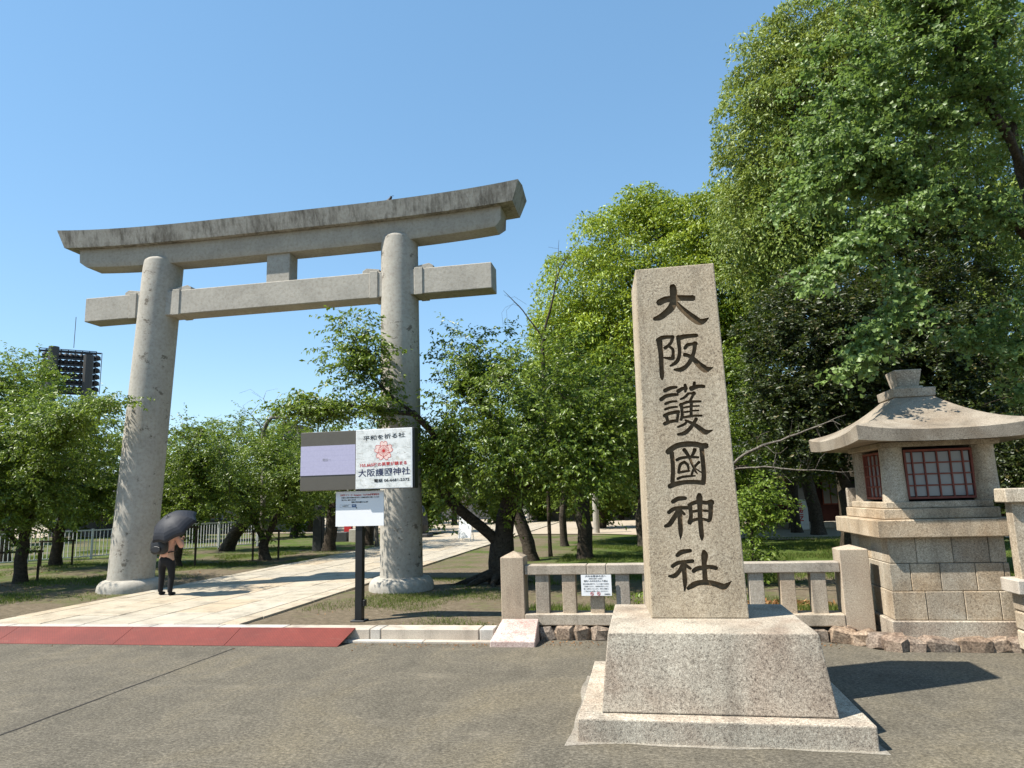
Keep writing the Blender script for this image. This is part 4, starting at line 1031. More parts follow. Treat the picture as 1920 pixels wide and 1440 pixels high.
st = thing('stone_post', 'grey upright stone slab beside a trunk, left of the sign post', 'stone', (-13.15, 27.2, .1))
MB().box(-13.4, -12.98, 27.0, 27.35, .05, 1.95, tx=.03).obj('slab', M['memorial'], st, bevel=.02)
ms = thing('memorial_stone', 'dark rounded memorial stone on a base, right of the right pillar', 'stone', (-11.6, 35.5, .1))
MB().box(-12.2, -11.0, 35, 36, .05, .35).obj('base', M['memorial'], ms, bevel=.03)
MB().lathe(-11.6, 35.5, [(.42, .35), (.5, .8), (.42, 1.4), (.25, 1.75), (.05, 1.85)], 9).obj('stone', M['memorial'], ms)
for (x0, x1, y0, h, m, lab) in ((-14.6, -13.5, 33.4, .72, 'concrete', 'pale stone block behind the sign post'), (-16.0, -14.75, 33.5, .58, 'memorial', 'dark low block beside the pale stone block behind the sign post')):
    meta(MB().box(x0, x1, y0, y0+.7, .05, h).obj('stone_block', M[m], own=((x0+x1)/2, y0, .1), bevel=.02), lab, 'stone block')
meta(MB().box(-15.3, -14.9, 34.4, 34.6, .5, 1.3).obj('red_banner', M['vermilion'], own=(-15.1, 34.5, .5), bevel=.01), 'small red banner above the dark low block behind the sign', 'banner')

# ================================================================== TREES
def unit(a): return a/np.maximum(np.linalg.norm(a, axis=-1, keepdims=True), 1e-9)
def leaf_arrays(base, d, up, ln, wd, mpos=.45, fold=.18, droop=.12):
    side = unit(np.cross(d, up)); nr = np.cross(side, d)
    m = base+d*(ln*mpos)[:, None]; hw = (wd/2)[:, None]
    L = m+side*hw+nr*hw*fold*2; Rr = m-side*hw+nr*hw*fold*2; tip = base+d*ln[:, None]-nr*(ln*droop)[:, None]
    n = len(base); V = np.stack([base, Rr, tip, L], 1).reshape(-1, 3); i = np.arange(n)[:, None]*4
    F = np.concatenate([np.concatenate([i, i+1, i+2], 1), np.concatenate([i, i+2, i+3], 1)], 0)
    return V, F
def sample(ells, g):
    """attractor points spread through ellipsoids (cx,cy,cz,rx,ry,rz,n[,shell])"""
    out = []
    for e in ells:
        c = np.array(e[:3]); r = np.array(e[3:6]); n = e[6]; sh = e[7] if len(e) > 7 else .42
        got = np.empty((0, 3))
        for _ in range(n):
            q = unit(g.normal(size=(7, 3)))*(g.random((7, 1))**sh)
            if len(got):
                dd = np.min(np.linalg.norm(q[:, None]-got[None], axis=2), 1); q = q[np.argmax(dd)]
            else: q = q[0]
            got = np.vstack([got, q])
        out.append(got*r+c)
    return np.vstack(out) if out else np.empty((0, 3))

def skeleton(base, limbs, att, g, step=.3, clear=1.2, rb=.2, rt=.008, wob=.06, droop=0.0):
    """branches grown from given limbs to every attractor; returns pos, parent, radius, tips"""
    P = [np.array(base, float)]; par = [-1]; D = [np.array([0, 0, 1.])]
    ends = {}
    def add(p, parent):
        P.append(p); par.append(parent); D.append(unit(p-P[parent])); return len(P)-1
    def run(a, b_pts):
        cur = a
        Q = catmull([P[a]]+[np.array(p, float) for p in b_pts], 6)
        acc = P[a]
        for q in Q[1:]:
            if np.linalg.norm(q-acc) >= step*.8: acc = q+g.normal(size=3)*wob*.25; cur = add(acc, cur)
        return cur
    for k, (start, pts) in enumerate(limbs):
        a = 0 if start is None else int(np.argmin(np.linalg.norm(np.array(P)-np.array(start), axis=1)))
        run(a, pts)
    tips = []
    if len(att):
        A = np.array(P); order = np.argsort(np.min(np.linalg.norm(att[:, None]-A[None], axis=2), 1))
        cap = len(P)+len(att)*60; PP = np.zeros((cap, 3)); DD = np.zeros((cap, 3)); n = len(P); PP[:n] = P; DD[:n] = D
        for idx in order:
            t = att[idx]; v = t-PP[:n]; d = np.linalg.norm(v, axis=1)+1e-6
            cs = np.sum(v*DD[:n], 1)/d
            cost = d*(1.35-.45*cs)+np.where(PP[:n, 2] < base[2]+clear, 3.0, 0)
            a = int(np.argmin(cost)); dist = d[a]; k = max(1, int(dist/step)); cur = a
            p0 = PP[a]; c1 = p0+DD[a]*dist*.35+np.array([0, 0, .05*dist])
            for s in range(1, k+1):
                f = s/k; q = (1-f)**2*p0+2*f*(1-f)*c1+f*f*t
                q = q+g.normal(size=3)*wob*(1 if s < k else .2)+np.array([0, 0, -droop*f*f*dist])
                i = add(q, cur); PP[i] = q; DD[i] = D[i]; n = i+1; cur = i
            tips.append(cur)
    N = len(P); par = np.array(par); pw = 1.8
    r = np.zeros(N); has = np.zeros(N, bool); has[par[par >= 0]] = True
    acc = np.where(has, 0, rt**pw)
    for i in range(N-1, 0, -1): acc[par[i]] += acc[i]
    r = acc**(1/pw); k = (rb-rt)/max(r[0]-rt, 1e-6); r = rt+(r-rt)*k; r = np.maximum(rb*(r/rb)**1.28, rt*.55)
    return np.array(P), par, r, tips, np.array(D)

def skin_tree(P, par, r, flare=1.35, base_z=.12):
    V = []; F = []; nv = 0; N = len(P); ch = [[] for _ in range(N)]
    for i in range(1, N): ch[par[i]].append(i)
    starts = [(0, None)]
    while starts:
        i, frm = starts.pop(); chain = [frm, i] if frm is not None else [i]
        while ch[i]:
            c = sorted(ch[i], key=lambda k: -r[k]); 
            for k in c[1:]: starts.append((k, i))
            i = c[0]; chain.append(i)
        if len(chain) < 2: continue
        rr = r[chain].copy(); 
        if frm is not None: rr[0] = rr[1]
        n = 10 if rr[0] > .12 else 6 if rr[0] > .04 else 4 if rr[0] > .015 else 3
        p = P[chain]; d = unit(np.gradient(p, axis=0)); ref = np.array([.31, .95, .07]); ang = np.arange(n)*2*np.pi/n
        u = unit(ref-d*(d@ref)[:, None]); w_ = np.cross(d, u)
        lump = 1+.13*np.sin(ang*3+chain[-1])[None, :]*np.clip(rr*5, 0, 1)[:, None]
        if frm is None:
            h = np.clip((p[:, 2]-base_z)/.5, 0, 1); lump = lump*(1+(flare-1)*(1-h)[:, None]**2*(1+.5*np.sin(ang*5)[None, :]))
        ring = p[:, None]+(u[:, None]*np.cos(ang)[None, :, None]+w_[:, None]*np.sin(ang)[None, :, None])*(rr[:, None]*lump)[:, :, None]
        V.append(ring.reshape(-1, 3)); m = len(p)
        a = (np.arange(m-1)[:, None]*n+np.arange(n)[None]).ravel(); b = (np.arange(m-1)[:, None]*n+(np.arange(n)+1)[None] % n).ravel()
        F.append(np.stack([a, b, b+n, a+n], 1)+nv); nv += m*n
    return V, F, nv

KIND = {  # twigs/tip, leaves/twig, twig length, leaf length, leaf width, outward, flat, leaf droop, fan position, spread
    'cherry': dict(tw=11, lf=14, tl=.55, ll=.098, lw=.047, flat=.45, hang=.55, mp=.45, sp=.30, mat='leaf_cherry'),
    'camphor': dict(tw=18, lf=15, tl=.62, ll=.16, lw=.075, flat=1.0, hang=.30, mp=.5, sp=.42, puff=.84, mat='leaf_camphor'),
    'tall': dict(tw=20, lf=14, tl=.60, ll=.14, lw=.06, flat=1.0, hang=.35, mp=.5, sp=.40, puff=.72, mat='leaf_tall'),
    'dark': dict(tw=18, lf=13, tl=.40, ll=.105, lw=.05, flat=1.0, hang=.05, mp=.5, sp=.30, mat='leaf_dark'),
    'ginkgo': dict(tw=9, lf=14, tl=.34, ll=.07, lw=.085, flat=.6, hang=.6, mp=.85, sp=.2, mat='leaf_ginkgo'),
    'bg': dict(tw=11, lf=12, tl=.85, ll=.20, lw=.11, flat=.7, hang=.3, mp=.48, sp=.45, mat='leaf_bg'),
    'lime': dict(tw=9, lf=12, tl=.40, ll=.09, lw=.045, flat=.6, hang=.4, mp=.46, sp=.26, mat='leaf_lime'),
}
STAT = {}
def tree(name, label, kind, base, limbs, ells, seed, rb=.16, lines=(), group=None, clear=1.2, bark_='bark', density=1.0, cat='tree', leaves=True, rt=.008, scale=1.0, wob=.06, step=.3, **over):
    g = np.random.default_rng(seed); base = tuple(base)
    att = sample(ells, g)
    for (a, b, n, j) in lines:
        f = np.linspace(0, 1, n)[:, None]; att = np.vstack([att, np.array(a)*(1-f)+np.array(b)*f+g.normal(size=(n, 3))*j])
    P, par, r, tips, D = skeleton(base, limbs, att, g, step=step, clear=clear, rb=rb, rt=rt, wob=wob)
    t = thing(name, label, cat, base, group)
    V, F, nv = skin_tree(P, par, r, base_z=base[2])
    o0 = np.array(base)
    if leaves and len(tips):
        k = dict(KIND[kind]); k.update(over)
        tips = np.array(tips); T = P[tips]; Dt = D[tips]
        cen = np.mean(att, 0)
        tw = max(1, int(round(k['tw']*density))); nT = len(T)
        o = unit(T-cen)*.35+Dt*.45
        dirs = unit(np.repeat(o, tw, 0)+g.normal(size=(nT*tw, 3))*.75*np.array([1, 1, k['flat']]))
        dirs[:, 2] *= np.where(dirs[:, 2] < 0, .7, 1)*k['flat']**.5; dirs = unit(dirs)
        # twigs spring from the last stretch of the branch
        back = g.integers(0, 4, nT*tw); src = np.repeat(tips, tw)
        for s in range(3): src = np.where((back > s) & (par[src] > 0), par[src], src)
        S = P[src]+g.normal(size=(nT*tw, 3))*k['sp']*.35
        L = k['tl']*(.55+.8*g.random(nT*tw)); nt = len(S)
        # twig geometry: slim triangular prisms
        e = S+dirs*L[:, None]-np.array([0, 0, .12])*L[:, None]; sd_ = unit(np.cross(dirs, [.2, .3, 1.])); up_ = np.cross(sd_, dirs)
        wtw = .0035*scale
        ringv = np.stack([S+sd_*wtw, S-sd_*wtw*.5+up_*wtw*.86, S-sd_*wtw*.5-up_*wtw*.86, e], 1).reshape(-1, 3)
        i = np.arange(nt)[:, None]*4+nv; V.append(ringv)
        tri = np.concatenate([np.concatenate([i, i+1, i+3, i+3], 1), np.concatenate([i+1, i+2, i+3, i+3], 1), np.concatenate([i+2, i, i+3, i+3], 1)])
        TRI = tri[:, :3]
        lf = k['lf']; f = (np.arange(lf)+.6)/lf; f = np.tile(f, nt)*(.92+.12*g.random(nt*lf))
        Sx = np.repeat(S, lf, 0); dx = np.repeat(dirs, lf, 0); Lx = np.repeat(L, lf)
        pos = Sx+dx*(Lx*f)[:, None]+np.array([0, 0, -.12])*(Lx*f*f)[:, None]+g.normal(size=(nt*lf, 3))*.022
        sgn = np.where(np.arange(nt*lf) % 2, 1., -1.)
        sx = unit(np.cross(dx, [0, 0, 1.])+1e-6)
        ld = unit(dx*.55+sx*(sgn*.75)[:, None]+np.array([0, 0, -k['hang']])+g.normal(size=pos.shape)*.33)
        outw = unit(pos-np.array([0, 0, .5])-cen)
        upv = unit(outw*k.get('ow', .5)+np.array([0, 0, .25])+np.array(SUN_TO)*.4+g.normal(size=pos.shape)*.66)
        sz = (.65+.6*g.random(len(pos)))*scale
        if k.get('puff'):
            Rp = k['puff']*np.repeat(.7+.6*g.random(nT), tw*lf); q = unit(g.normal(size=pos.shape)+unit(np.repeat(T-cen, tw*lf, 0))*.55+np.array([0, 0, .45]))
            rad = Rp*(.55+.45*g.random(len(pos))**.6)
            pos = np.repeat(T, tw*lf, 0)+q*rad[:, None]*np.array([1, 1, .8])
            ld = unit(q*.55+np.array([0, 0, -.55])+g.normal(size=pos.shape)*.5); upv = unit(q*.8+np.array(SUN_TO)*.45+g.normal(size=pos.shape)*.68)
        lv, lF = leaf_arrays(pos, ld, upv, k['ll']*sz, k['lw']*sz, k['mp'])
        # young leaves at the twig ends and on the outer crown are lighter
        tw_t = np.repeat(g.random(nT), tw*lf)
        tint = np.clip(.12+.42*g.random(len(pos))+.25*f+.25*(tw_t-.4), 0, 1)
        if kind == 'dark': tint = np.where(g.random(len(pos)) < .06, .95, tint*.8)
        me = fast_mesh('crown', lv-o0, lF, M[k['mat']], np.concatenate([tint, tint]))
        c = link(me, 'crown', t, base); meta(c, kind='stuff')
        STAT[name] = STAT.get(name, 0)+len(lF)
        tw_me = fast_mesh('twigs', ringv-o0, TRI-nv, M[bark_])
        meta(link(tw_me, 'twigs', t, base), kind='stuff'); V.pop()
    me = fast_mesh('trunk', np.vstack(V)-o0, np.vstack(F), M[bark_]); me.shade_smooth()
    link(me, 'trunk', t, base)
    return t

Z = .12
# --- main cherry beside the right pillar
tree('cherry_tree', 'large forked cherry tree with roots spread out, just right of the right gate pillar', 'cherry', (-3.25, 15.85, .02),
     [(None, [(-3.27, 15.85, .5), (-3.22, 15.85, 1.15), (-3.0, 15.8, 2.0), (-2.75, 15.7, 3.0), (-2.4, 15.6, 4.0)]),
      ((-3.22, 15.85, 1.1), [(-3.75, 15.7, 1.5), (-4.25, 15.6, 1.9), (-4.55, 15.5, 2.5), (-4.4, 15.0, 3.2), (-4.6, 14.1, 3.75), (-5.25, 13.8, 4.35), (-5.65, 13.7, 4.95), (-5.5, 13.65, 6.0)]),
      ((-4.6, 14.1, 3.75), [(-5.8, 13.5, 3.98), (-7.0, 13.1, 4.05)]),
      ((-3.0, 15.8, 2.0), [(-2.2, 15.4, 2.6), (-1.4, 15.0, 3.3)]),
      ((-2.75, 15.7, 3.0), [(-3.4, 15.5, 4.0), (-3.8, 15.3, 5.0)])],
     [(-2.2, 15.4, 4.2, 2.5, 2.2, 1.45, 150), (-3.6, 15.3, 5.2, 1.1, 1.0, .75, 24), (-5.75, 13.65, 5.2, .95, .5, .85, 26, .35), (-6.0, 13.3, 3.95, 1.2, .6, .25, 26), (-1.0, 14.5, 3.1, 1.0, 1.0, 1.15, 52), (-2.4, 14.2, 2.7, 1.4, .8, .7, 36), (-4.3, 15.2, 3.0, .8, .7, .7, 20), (-2.6, 16.6, 2.6, 2.2, 1.0, .7, 44), (-3.6, 14.6, 3.2, 1.2, .8, .6, 26), (-1.3, 13.6, 2.1, .4, .4, .3, 5)],
     11, rb=.285, lines=[((-6.6, 13.2, 4.05), (-7.3, 13.0, 4.0), 4, .06), ((-3.9, 15.0, 2.6), (-4.2, 14.2, 1.75), 4, .05)], clear=1.6, rt=.007)
# roots of the main cherry
rt_ = [o for o in bpy.data.objects if o.name == 'cherry_tree'][0]
mbr = MB()
for a, l in ((-2.4, 1.25), (-1.7, .9), (-.9, 1.0), (-3.0, 1.35), (.2, .8), (2.2, .9), (1.2, .8)):
    pts = [(-3.25+math.cos(a+.12*math.sin(k*2))*l*k/5, 15.85+math.sin(a+.12*math.sin(k*2))*l*k/5, .34*(1-k/5)**1.5+.08+.02*rng.random()) for k in range(6)]
    mbr.tube(pts, [.17, .12, .085, .06, .04, .02], 7)
mbr.obj('roots', M['bark'], rt_, smooth=True)
tree('cherry_tree', 'leaning cherry with a flared foot, between the forked cherry and the fence', 'cherry', (-3.45, 21.5, .05),
     [(None, [(-3.6, 21.5, .8), (-3.95, 21.5, 1.9), (-4.0, 21.4, 3.0), (-3.4, 21.4, 4.4)]), ((-3.95, 21.5, 1.9), [(-3.0, 21.4, 2.9), (-2.0, 21.2, 3.6)])],
     [(-2.9, 21.4, 4.1, 2.6, 2.2, 1.7, 100), (-.6, 21.4, 3.6, 1.6, 1.6, 1.2, 46)], 12, rb=.2, clear=1.6)
tree('cherry_tree', 'slim straight cherry trunk on the lawn near the sandy plaza', 'cherry', (-3.1, 27.5, .08), [(None, [(-3.15, 27.5, 1.2), (-3.0, 27.5, 2.4), (-2.7, 27.5, 3.8)])],
     [(-2.6, 27.6, 4.0, 2.4, 2.2, 1.5, 80)], 13, rb=.14, clear=1.9, scale=1.2)
tree('cherry_tree', 'thick dark trunk standing on the lawn directly behind the low fence', 'cherry', (-1.85, 21.7, .05), [(None, [(-1.85, 21.7, 1.0), (-1.88, 21.7, 2.0), (-1.7, 21.7, 3.2)])],
     [(-1.2, 21.9, 3.9, 1.9, 1.8, 1.2, 60)], 14, rb=.22, clear=1.7)
tree('cherry_tree', 'dark trunk half hidden by the left edge of the carved pillar', 'cherry', (-.05, 26.5, .08), [(None, [(-.15, 26.5, 1.0), (.05, 26.4, 2.2), (-.4, 26.3, 3.6)])],
     [(-.3, 26.4, 4.0, 2.1, 2.0, 1.4, 70)], 15, rb=.2, clear=1.7, scale=1.15)
tree('cherry_tree', 'small cherry at the back edge of the lawn near the plaza', 'cherry', (.0, 34.0, .1), [(None, [(0, 34, 1.2), (.2, 34, 2.4)])], [(0, 34, 3.2, 2.0, 1.8, 1.1, 50)], 16, rb=.16, clear=1.5, scale=1.3)

# --- cherries at the left
tree('cherry_tree', 'spreading cherry filling the left edge, its boughs reaching to the left pillar', 'cherry', (-16.8, 16.7, .08),
     [(None, [(-16.7, 16.6, .9), (-16.3, 16.3, 2.0), (-15.4, 15.8, 3.2)]), ((-16.7, 16.6, 1.0), [(-17.4, 16.4, 1.8), (-18.4, 16, 3.0)]), ((-16.3, 16.3, 2.0), [(-15.2, 15.2, 2.7), (-14.0, 14.6, 3.8), (-13.0, 14.1, 4.4)])],
     [(-15.3, 15.6, 3.7, 2.2, 2.0, 1.35, 150), (-17.6, 15.8, 3.9, 2.0, 1.8, 1.5, 90), (-16.4, 15.2, 2.15, 2.6, 1.3, .6, 60), (-13.6, 14.3, 4.25, .9, .6, .35, 18)], 21, rb=.155, lines=[((-13.2, 14.1, 4.35), (-11.35, 13.7, 4.5), 10, .05)], clear=1.3)
tree('cherry_tree', 'dense cherry behind the fence frame, left of the left pillar', 'cherry', (-20.6, 21.9, .08),
     [(None, [(-20.5, 21.8, 1.0), (-20.0, 21.5, 2.2), (-19.2, 21.0, 3.6)]), ((-20.5, 21.8, 1.0), [(-21.4, 21.5, 2.0), (-22.0, 21, 3.2)])],
     [(-19.2, 20.2, 4.2, 2.9, 2.4, 1.8, 120), (-20.6, 19.6, 6.4, 1.7, 1.6, 1.1, 50), (-17.4, 21, 3.0, 1.8, 1.6, 1.4, 60), (-20.0, 20.6, 2.3, 2.6, 1.6, .7, 50)], 22, rb=.18, clear=1.3, scale=1.1)
tree('cherry_tree', 'unseen cherry added beyond the left edge to shade the ground', 'cherry', (-20.5, 13.6, .08), [(None, [(-20.3, 13.6, 1.2), (-20, 13.6, 2.6)])],  # out-of-frame tree, added to throw shade over the ground at left
     [(-19.8, 13.4, 4.4, 2.8, 2.0, 1.7, 110), (-17.0, 12.6, 5.0, 1.7, 1.2, .8, 36)], 23, rb=.22)
tree('yellowish_tree', 'yellowish young tree top at the left edge above the cherries', 'lime', (-24.5, 23.5, .1), [(None, [(-24.5, 23.5, 2), (-24.3, 23.4, 4.5), (-24, 23.4, 6.5)])],
     [(-24.0, 23.3, 7.2, 1.6, 1.5, 1.0, 46)], 24, rb=.2, bark_='bark2', scale=1.2)
tree('cherry_tree', 'dark trunk right behind the person with the umbrella', 'cherry', (-15.15, 20.9, .08), [(None, [(-15.1, 20.9, 1.1), (-14.8, 20.8, 2.2), (-14.3, 20.6, 3.4)])],
     [(-14.6, 20.7, 3.5, 1.8, 1.6, 1.4, 90), (-14.0, 20.6, 2.2, 1.6, 1.2, .5, 24)], 25, rb=.2, clear=1.5)
tree('cherry_tree', 'small forked cherry inside a stake frame, left of the sign', 'cherry', (-13.1, 22.95, .08),
     [(None, [(-13.2, 22.95, .6), (-12.9, 22.9, 1.2), (-12.4, 22.8, 2.1), (-11.9, 22.7, 3.0)]), ((-13.2, 22.95, .6), [(-13.5, 22.9, 1.4), (-14.0, 22.9, 2.4)])],
     [(-12.9, 22.9, 2.8, 2.2, 1.8, 1.35, 120), (-13.4, 23.4, 4.2, 1.2, 1.2, .7, 24)], 26, rb=.17, clear=1.0)
tree('cherry_tree', 'cherry with a thick trunk leaning right at the end of the short white fence', 'cherry', (-18.1, 28.3, .08),
     [(None, [(-17.7, 28.3, .8), (-16.9, 28.2, 1.7), (-16.3, 28, 2.8), (-15.8, 27.8, 4.2)]), ((-16.9, 28.2, 1.7), [(-17.8, 28, 2.8), (-18.3, 27.8, 4.0)])],
     [(-16.4, 27.6, 4.6, 2.9, 2.4, 1.6, 120), (-19.2, 27.5, 4.0, 1.8, 1.8, 1.6, 50), (-16.8, 27.3, 2.7, 2.6, 1.8, .7, 50)], 27, rb=.27, clear=1.5, scale=1.2)
tree('cherry_tree', 'old cherry beside the grey stone slab, left of the sign post', 'cherry', (-12.6, 26.9, .08), [(None, [(-12.5, 26.9, 1.0), (-12.3, 26.9, 2.1), (-11.7, 26.8, 3.4)])],
     [(-11.9, 26.9, 3.7, 2.2, 2.0, 1.6, 100)], 28, rb=.23, clear=1.7, scale=1.1, mat='leaf_cherry')
tree('cherry_tree', 'cherry over the left side of the path, behind the screen of the sign', 'lime', (-12.4, 30.5, .08), [(None, [(-12.3, 30.5, 1.2), (-12.1, 30.5, 2.6)])],
     [(-12.2, 30.4, 4.2, 2.2, 2.0, 1.5, 70)], 29, rb=.2, clear=1.7, scale=1.15, mat='leaf_cherry')

# --- background woodland trees, one by one
bgs = [(-46, 50, 6.0, 3.4), (-40, 44, 5.6, 3.0), (-36, 54, 6.4, 3.4), (-31, 40, 5.4, 3.0), (-29, 58, 7.0, 3.6), (-25, 36, 5.2, 2.8), (-23, 46, 6.0, 3.2), (-20.5, 39, 5.2, 2.6), (-19, 56, 7.0, 3.4),
       (-16.5, 44, 5.4, 2.6), (-14.5, 53, 6.2, 3.0), (-13.0, 40, 4.6, 2.2), (-2.5, 42, 5.6, 2.4), (1.5, 47, 6.5, 3.0), (4.5, 37, 5.6, 2.4), (6.5, 46, 7.0, 3.2), (10.5, 36.5, 7.5, 3.0), (14, 34, 8.0, 3.4), (18.5, 37, 8.5, 3.8), (22, 30, 9, 4.0),
       (-11.5, 54.5, 4.6, 2.2), (-8.2, 56, 4.9, 2.3), (-5.0, 55, 4.4, 2.2), (-1.8, 55.5, 4.8, 2.3), (1.4, 54, 4.6, 2.3), (4.6, 55, 5.0, 2.4), (8.2, 53, 5.4, 2.6), (-27.5, 50, 5, 2.8), (-33.5, 47, 4.6, 2.6), (-38, 36, 5, 2.8)]
words = ['far tree at the extreme left, behind the pale low building', 'far round tree over the pale low building', 'tall far tree behind the pale low building', 'far tree just left of the left pillar top of hedge', 'tall far tree seen just right of the left pillar',
         'broad tree behind the short white fence', 'far tree between the left pillar and the stake frame', 'far tree behind the leaning trunk', 'tall far tree below the distant tower block', 'far tree behind the grey stone slab', 'far tree behind the sign post', 'low far tree on the left of the path beside the memorial stone',
         'far tree in front of the long white building', 'far tree at the right end of the long white building', 'tree on the lawn behind the carved pillar', 'far tree behind the carved pillar, past the plaza', 'dark tree in front of the red wooden building', 'tall tree behind the stone lantern', 'tall tree at the right edge behind the lantern roof', 'tall tree behind the right-hand fence',
         'far tree left of the path end, in front of the long white building', 'far tree hiding the left part of the long white building', 'far tree over the walker on the path', 'far tree over the red curtain', 'far tree behind the concrete post', 'far tree over the right part of the long white building', 'far tree right of the long white building', 'tree in front of the right end of the pale low building', 'tree in front of the middle of the pale low building', 'tree beyond the long white rail fence at the far left']
for i, ((x, y, h, rr), wd) in enumerate(zip(bgs, words)):
    tree('woodland_tree', wd, 'bg', (x, y, .1), [(None, [(x+.1, y, h*.25), (x, y, h*.5)])], [(x, y, h*.66, rr, rr*.9, h*.36, 46), (x, y-.3, h*.42, rr*.95, rr*.8, h*.17, 22)], 100+i, rb=.2, bark_='bark2', group='background trees behind the shrine grounds', clear=h*.22, step=.6, scale=1.15)
tree('woodland_tree', 'dark slim trunk left of the white vending machine', 'bg', (6.7, 33.5, .1), [(None, [(6.65, 33.5, 1.5), (6.7, 33.5, 3.4)])], [(6.6, 33.4, 5.2, 1.8, 1.8, 1.6, 50)], 131, rb=.22, bark_='bark', clear=2.2)
tree('woodland_tree', 'dark slim trunk right of the white vending machine', 'bg', (7.15, 31.6, .1), [(None, [(7.05, 31.6, 1.5), (6.7, 31.5, 3.2)]), ((7.05, 31.6, 1.5), [(7.5, 31.4, 3.0)])], [(7.0, 31.4, 5.0, 1.9, 1.8, 1.5, 55)], 132, rb=.25, bark_='bark', clear=2.2)

# --- big trees on the right
tree('camphor_tree', 'big rounded camphor tree with bright yellow-green new leaves behind the carved pillar', 'camphor', (1.4, 31, .1),
     [(None, [(1.3, 31, 2.0), (1.0, 30.8, 4.0), (.6, 30.6, 7.0), (.5, 30.5, 10)]), ((1.0, 30.8, 4), [(-1.2, 30.2, 6), (-2.4, 30, 8)]), ((1.0, 30.8, 4), [(3.2, 30.2, 6.5), (4.2, 30, 9)]), ((1.3, 31, 2.5), [(.5, 29.2, 4.5), (.2, 28, 6.5)])],
     [(.9, 30.2, 9.0, 5.0, 4.0, 5.7, 370, .2), (.9, 30.5, 8.2, 3.7, 3.0, 4.4, 80, .6), (-2.3, 29.8, 6.4, 2.4, 2.4, 3.8, 130, .22), (4.0, 29.6, 10.6, 2.8, 2.4, 4.4, 130, .22), (1.0, 29.6, 14.2, 1.1, 1.1, .9, 22, .25)], 41, rb=.5, bark_='bark2', clear=2.2, step=.55, rt=.012)
tree('evergreen_oak', 'tallest evergreen tree, pale green and drooping, above and right of the carved pillar', 'tall', (6.6, 23.5, .1),
     [(None, [(6.5, 23.4, 3), (6.3, 23.2, 7), (6.4, 23, 12)]), ((6.3, 23.2, 7), [(5, 22.6, 10), (4.6, 22.3, 13)]), ((6.3, 23.2, 7), [(8.4, 22.8, 10), (9.4, 22.6, 14)])],
     [(5.4, 22.3, 12.6, 2.1, 2.2, 4.4, 170, .25), (5.0, 22.2, 10.0, 1.9, 2.0, 2.6, 80, .25), (7.0, 22.4, 15.6, 2.3, 2.4, 2.8, 110, .25), (9.6, 22.8, 15.0, 3.2, 2.8, 4.0, 130, .28), (9.2, 23, 8.5, 3.2, 2.8, 3.6, 90, .35)], 42, rb=.5, bark_='bark2', clear=4, step=.5, rt=.011)
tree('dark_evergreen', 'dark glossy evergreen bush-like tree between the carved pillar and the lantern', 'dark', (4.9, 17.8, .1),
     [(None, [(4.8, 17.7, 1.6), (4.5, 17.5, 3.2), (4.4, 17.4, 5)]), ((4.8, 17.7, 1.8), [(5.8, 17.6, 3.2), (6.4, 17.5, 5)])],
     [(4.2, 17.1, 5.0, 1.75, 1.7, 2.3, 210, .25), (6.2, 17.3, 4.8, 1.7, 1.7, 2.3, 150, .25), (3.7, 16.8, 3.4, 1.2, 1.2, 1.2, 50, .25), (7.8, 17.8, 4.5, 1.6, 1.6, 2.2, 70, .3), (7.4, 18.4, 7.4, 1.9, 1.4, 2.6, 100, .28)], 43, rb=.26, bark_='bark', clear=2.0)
tree('ginkgo_tree', 'ginkgo with blue-green fan leaves reaching in from the upper right corner', 'ginkgo', (7.6, 13.2, .1),
     [(None, [(7.5, 13.1, 2.2), (7.2, 12.9, 4.2), (6.95, 12.8, 6.2), (6.7, 12.7, 8.6), (6.6, 12.6, 11)]),
      ((7.0, 12.8, 5.9), [(6.0, 11.9, 6.35), (5.0, 11.6, 6.75), (4.1, 11.4, 6.9)]),
      ((6.7, 12.7, 7.2), [(6.2, 12.0, 8.0), (5.6, 11.7, 9.1), (5.2, 11.5, 10.2)]),
      ((7.1, 12.85, 4.8), [(6.2, 12.3, 5.4), (5.2, 12.0, 5.6)]), ((7.2, 12.9, 4.0), [(6.3, 12.3, 4.15), (5.4, 12.0, 4.3)]), ((6.7, 12.7, 8.0), [(5.6, 12.6, 8.4), (4.6, 12.4, 8.6)])],
     [(4.4, 11.7, 8.6, 1.4, 1.2, 1.9, 105), (5.7, 11.7, 9.6, 1.4, 1.2, 1.7, 62), (3.5, 11.6, 7.3, .85, .9, .9, 48), (6.5, 11.9, 10.8, 1.3, 1.3, 1.3, 34), (5.6, 11.8, 6.3, 1.0, .8, .4, 12), (6.3, 11.8, 4.3, .9, .7, .6, 20), (7.2, 12, 6.6, .8, .8, 1.2, 8), (6.4, 12.2, 3.2, .8, .7, .4, 10)],
     44, rb=.19, lines=[((3.67, 10.6, 5.78), (2.36, 9.8, 4.75), 17, .07), ((3.95, 10.5, 4.75), (2.72, 9.9, 3.55), 15, .05), ((4.8, 11.2, 6.4), (3.8, 10.6, 6.0), 8, .12), ((3.3, 11.5, 7.4), (2.4, 11.3, 6.5), 8, .1), ((5.4, 12, 4.3), (4.6, 11.6, 4.6), 6, .1)], bark_='bark2', clear=2.8, rt=.006)
tree('climbing_shrub', 'bright green leafy shrub hanging beside the right edge of the carved pillar', 'lime', (2.15, 15.2, .1), [(None, [(2.15, 15.2, .9), (2.2, 15.2, 1.7)])],
     [(2.4, 15.1, 1.75, .5, .45, .55, 26), (2.25, 15.0, .75, .35, .3, .4, 8)], 45, rb=.05, cat='shrub', clear=.3, step=.2)
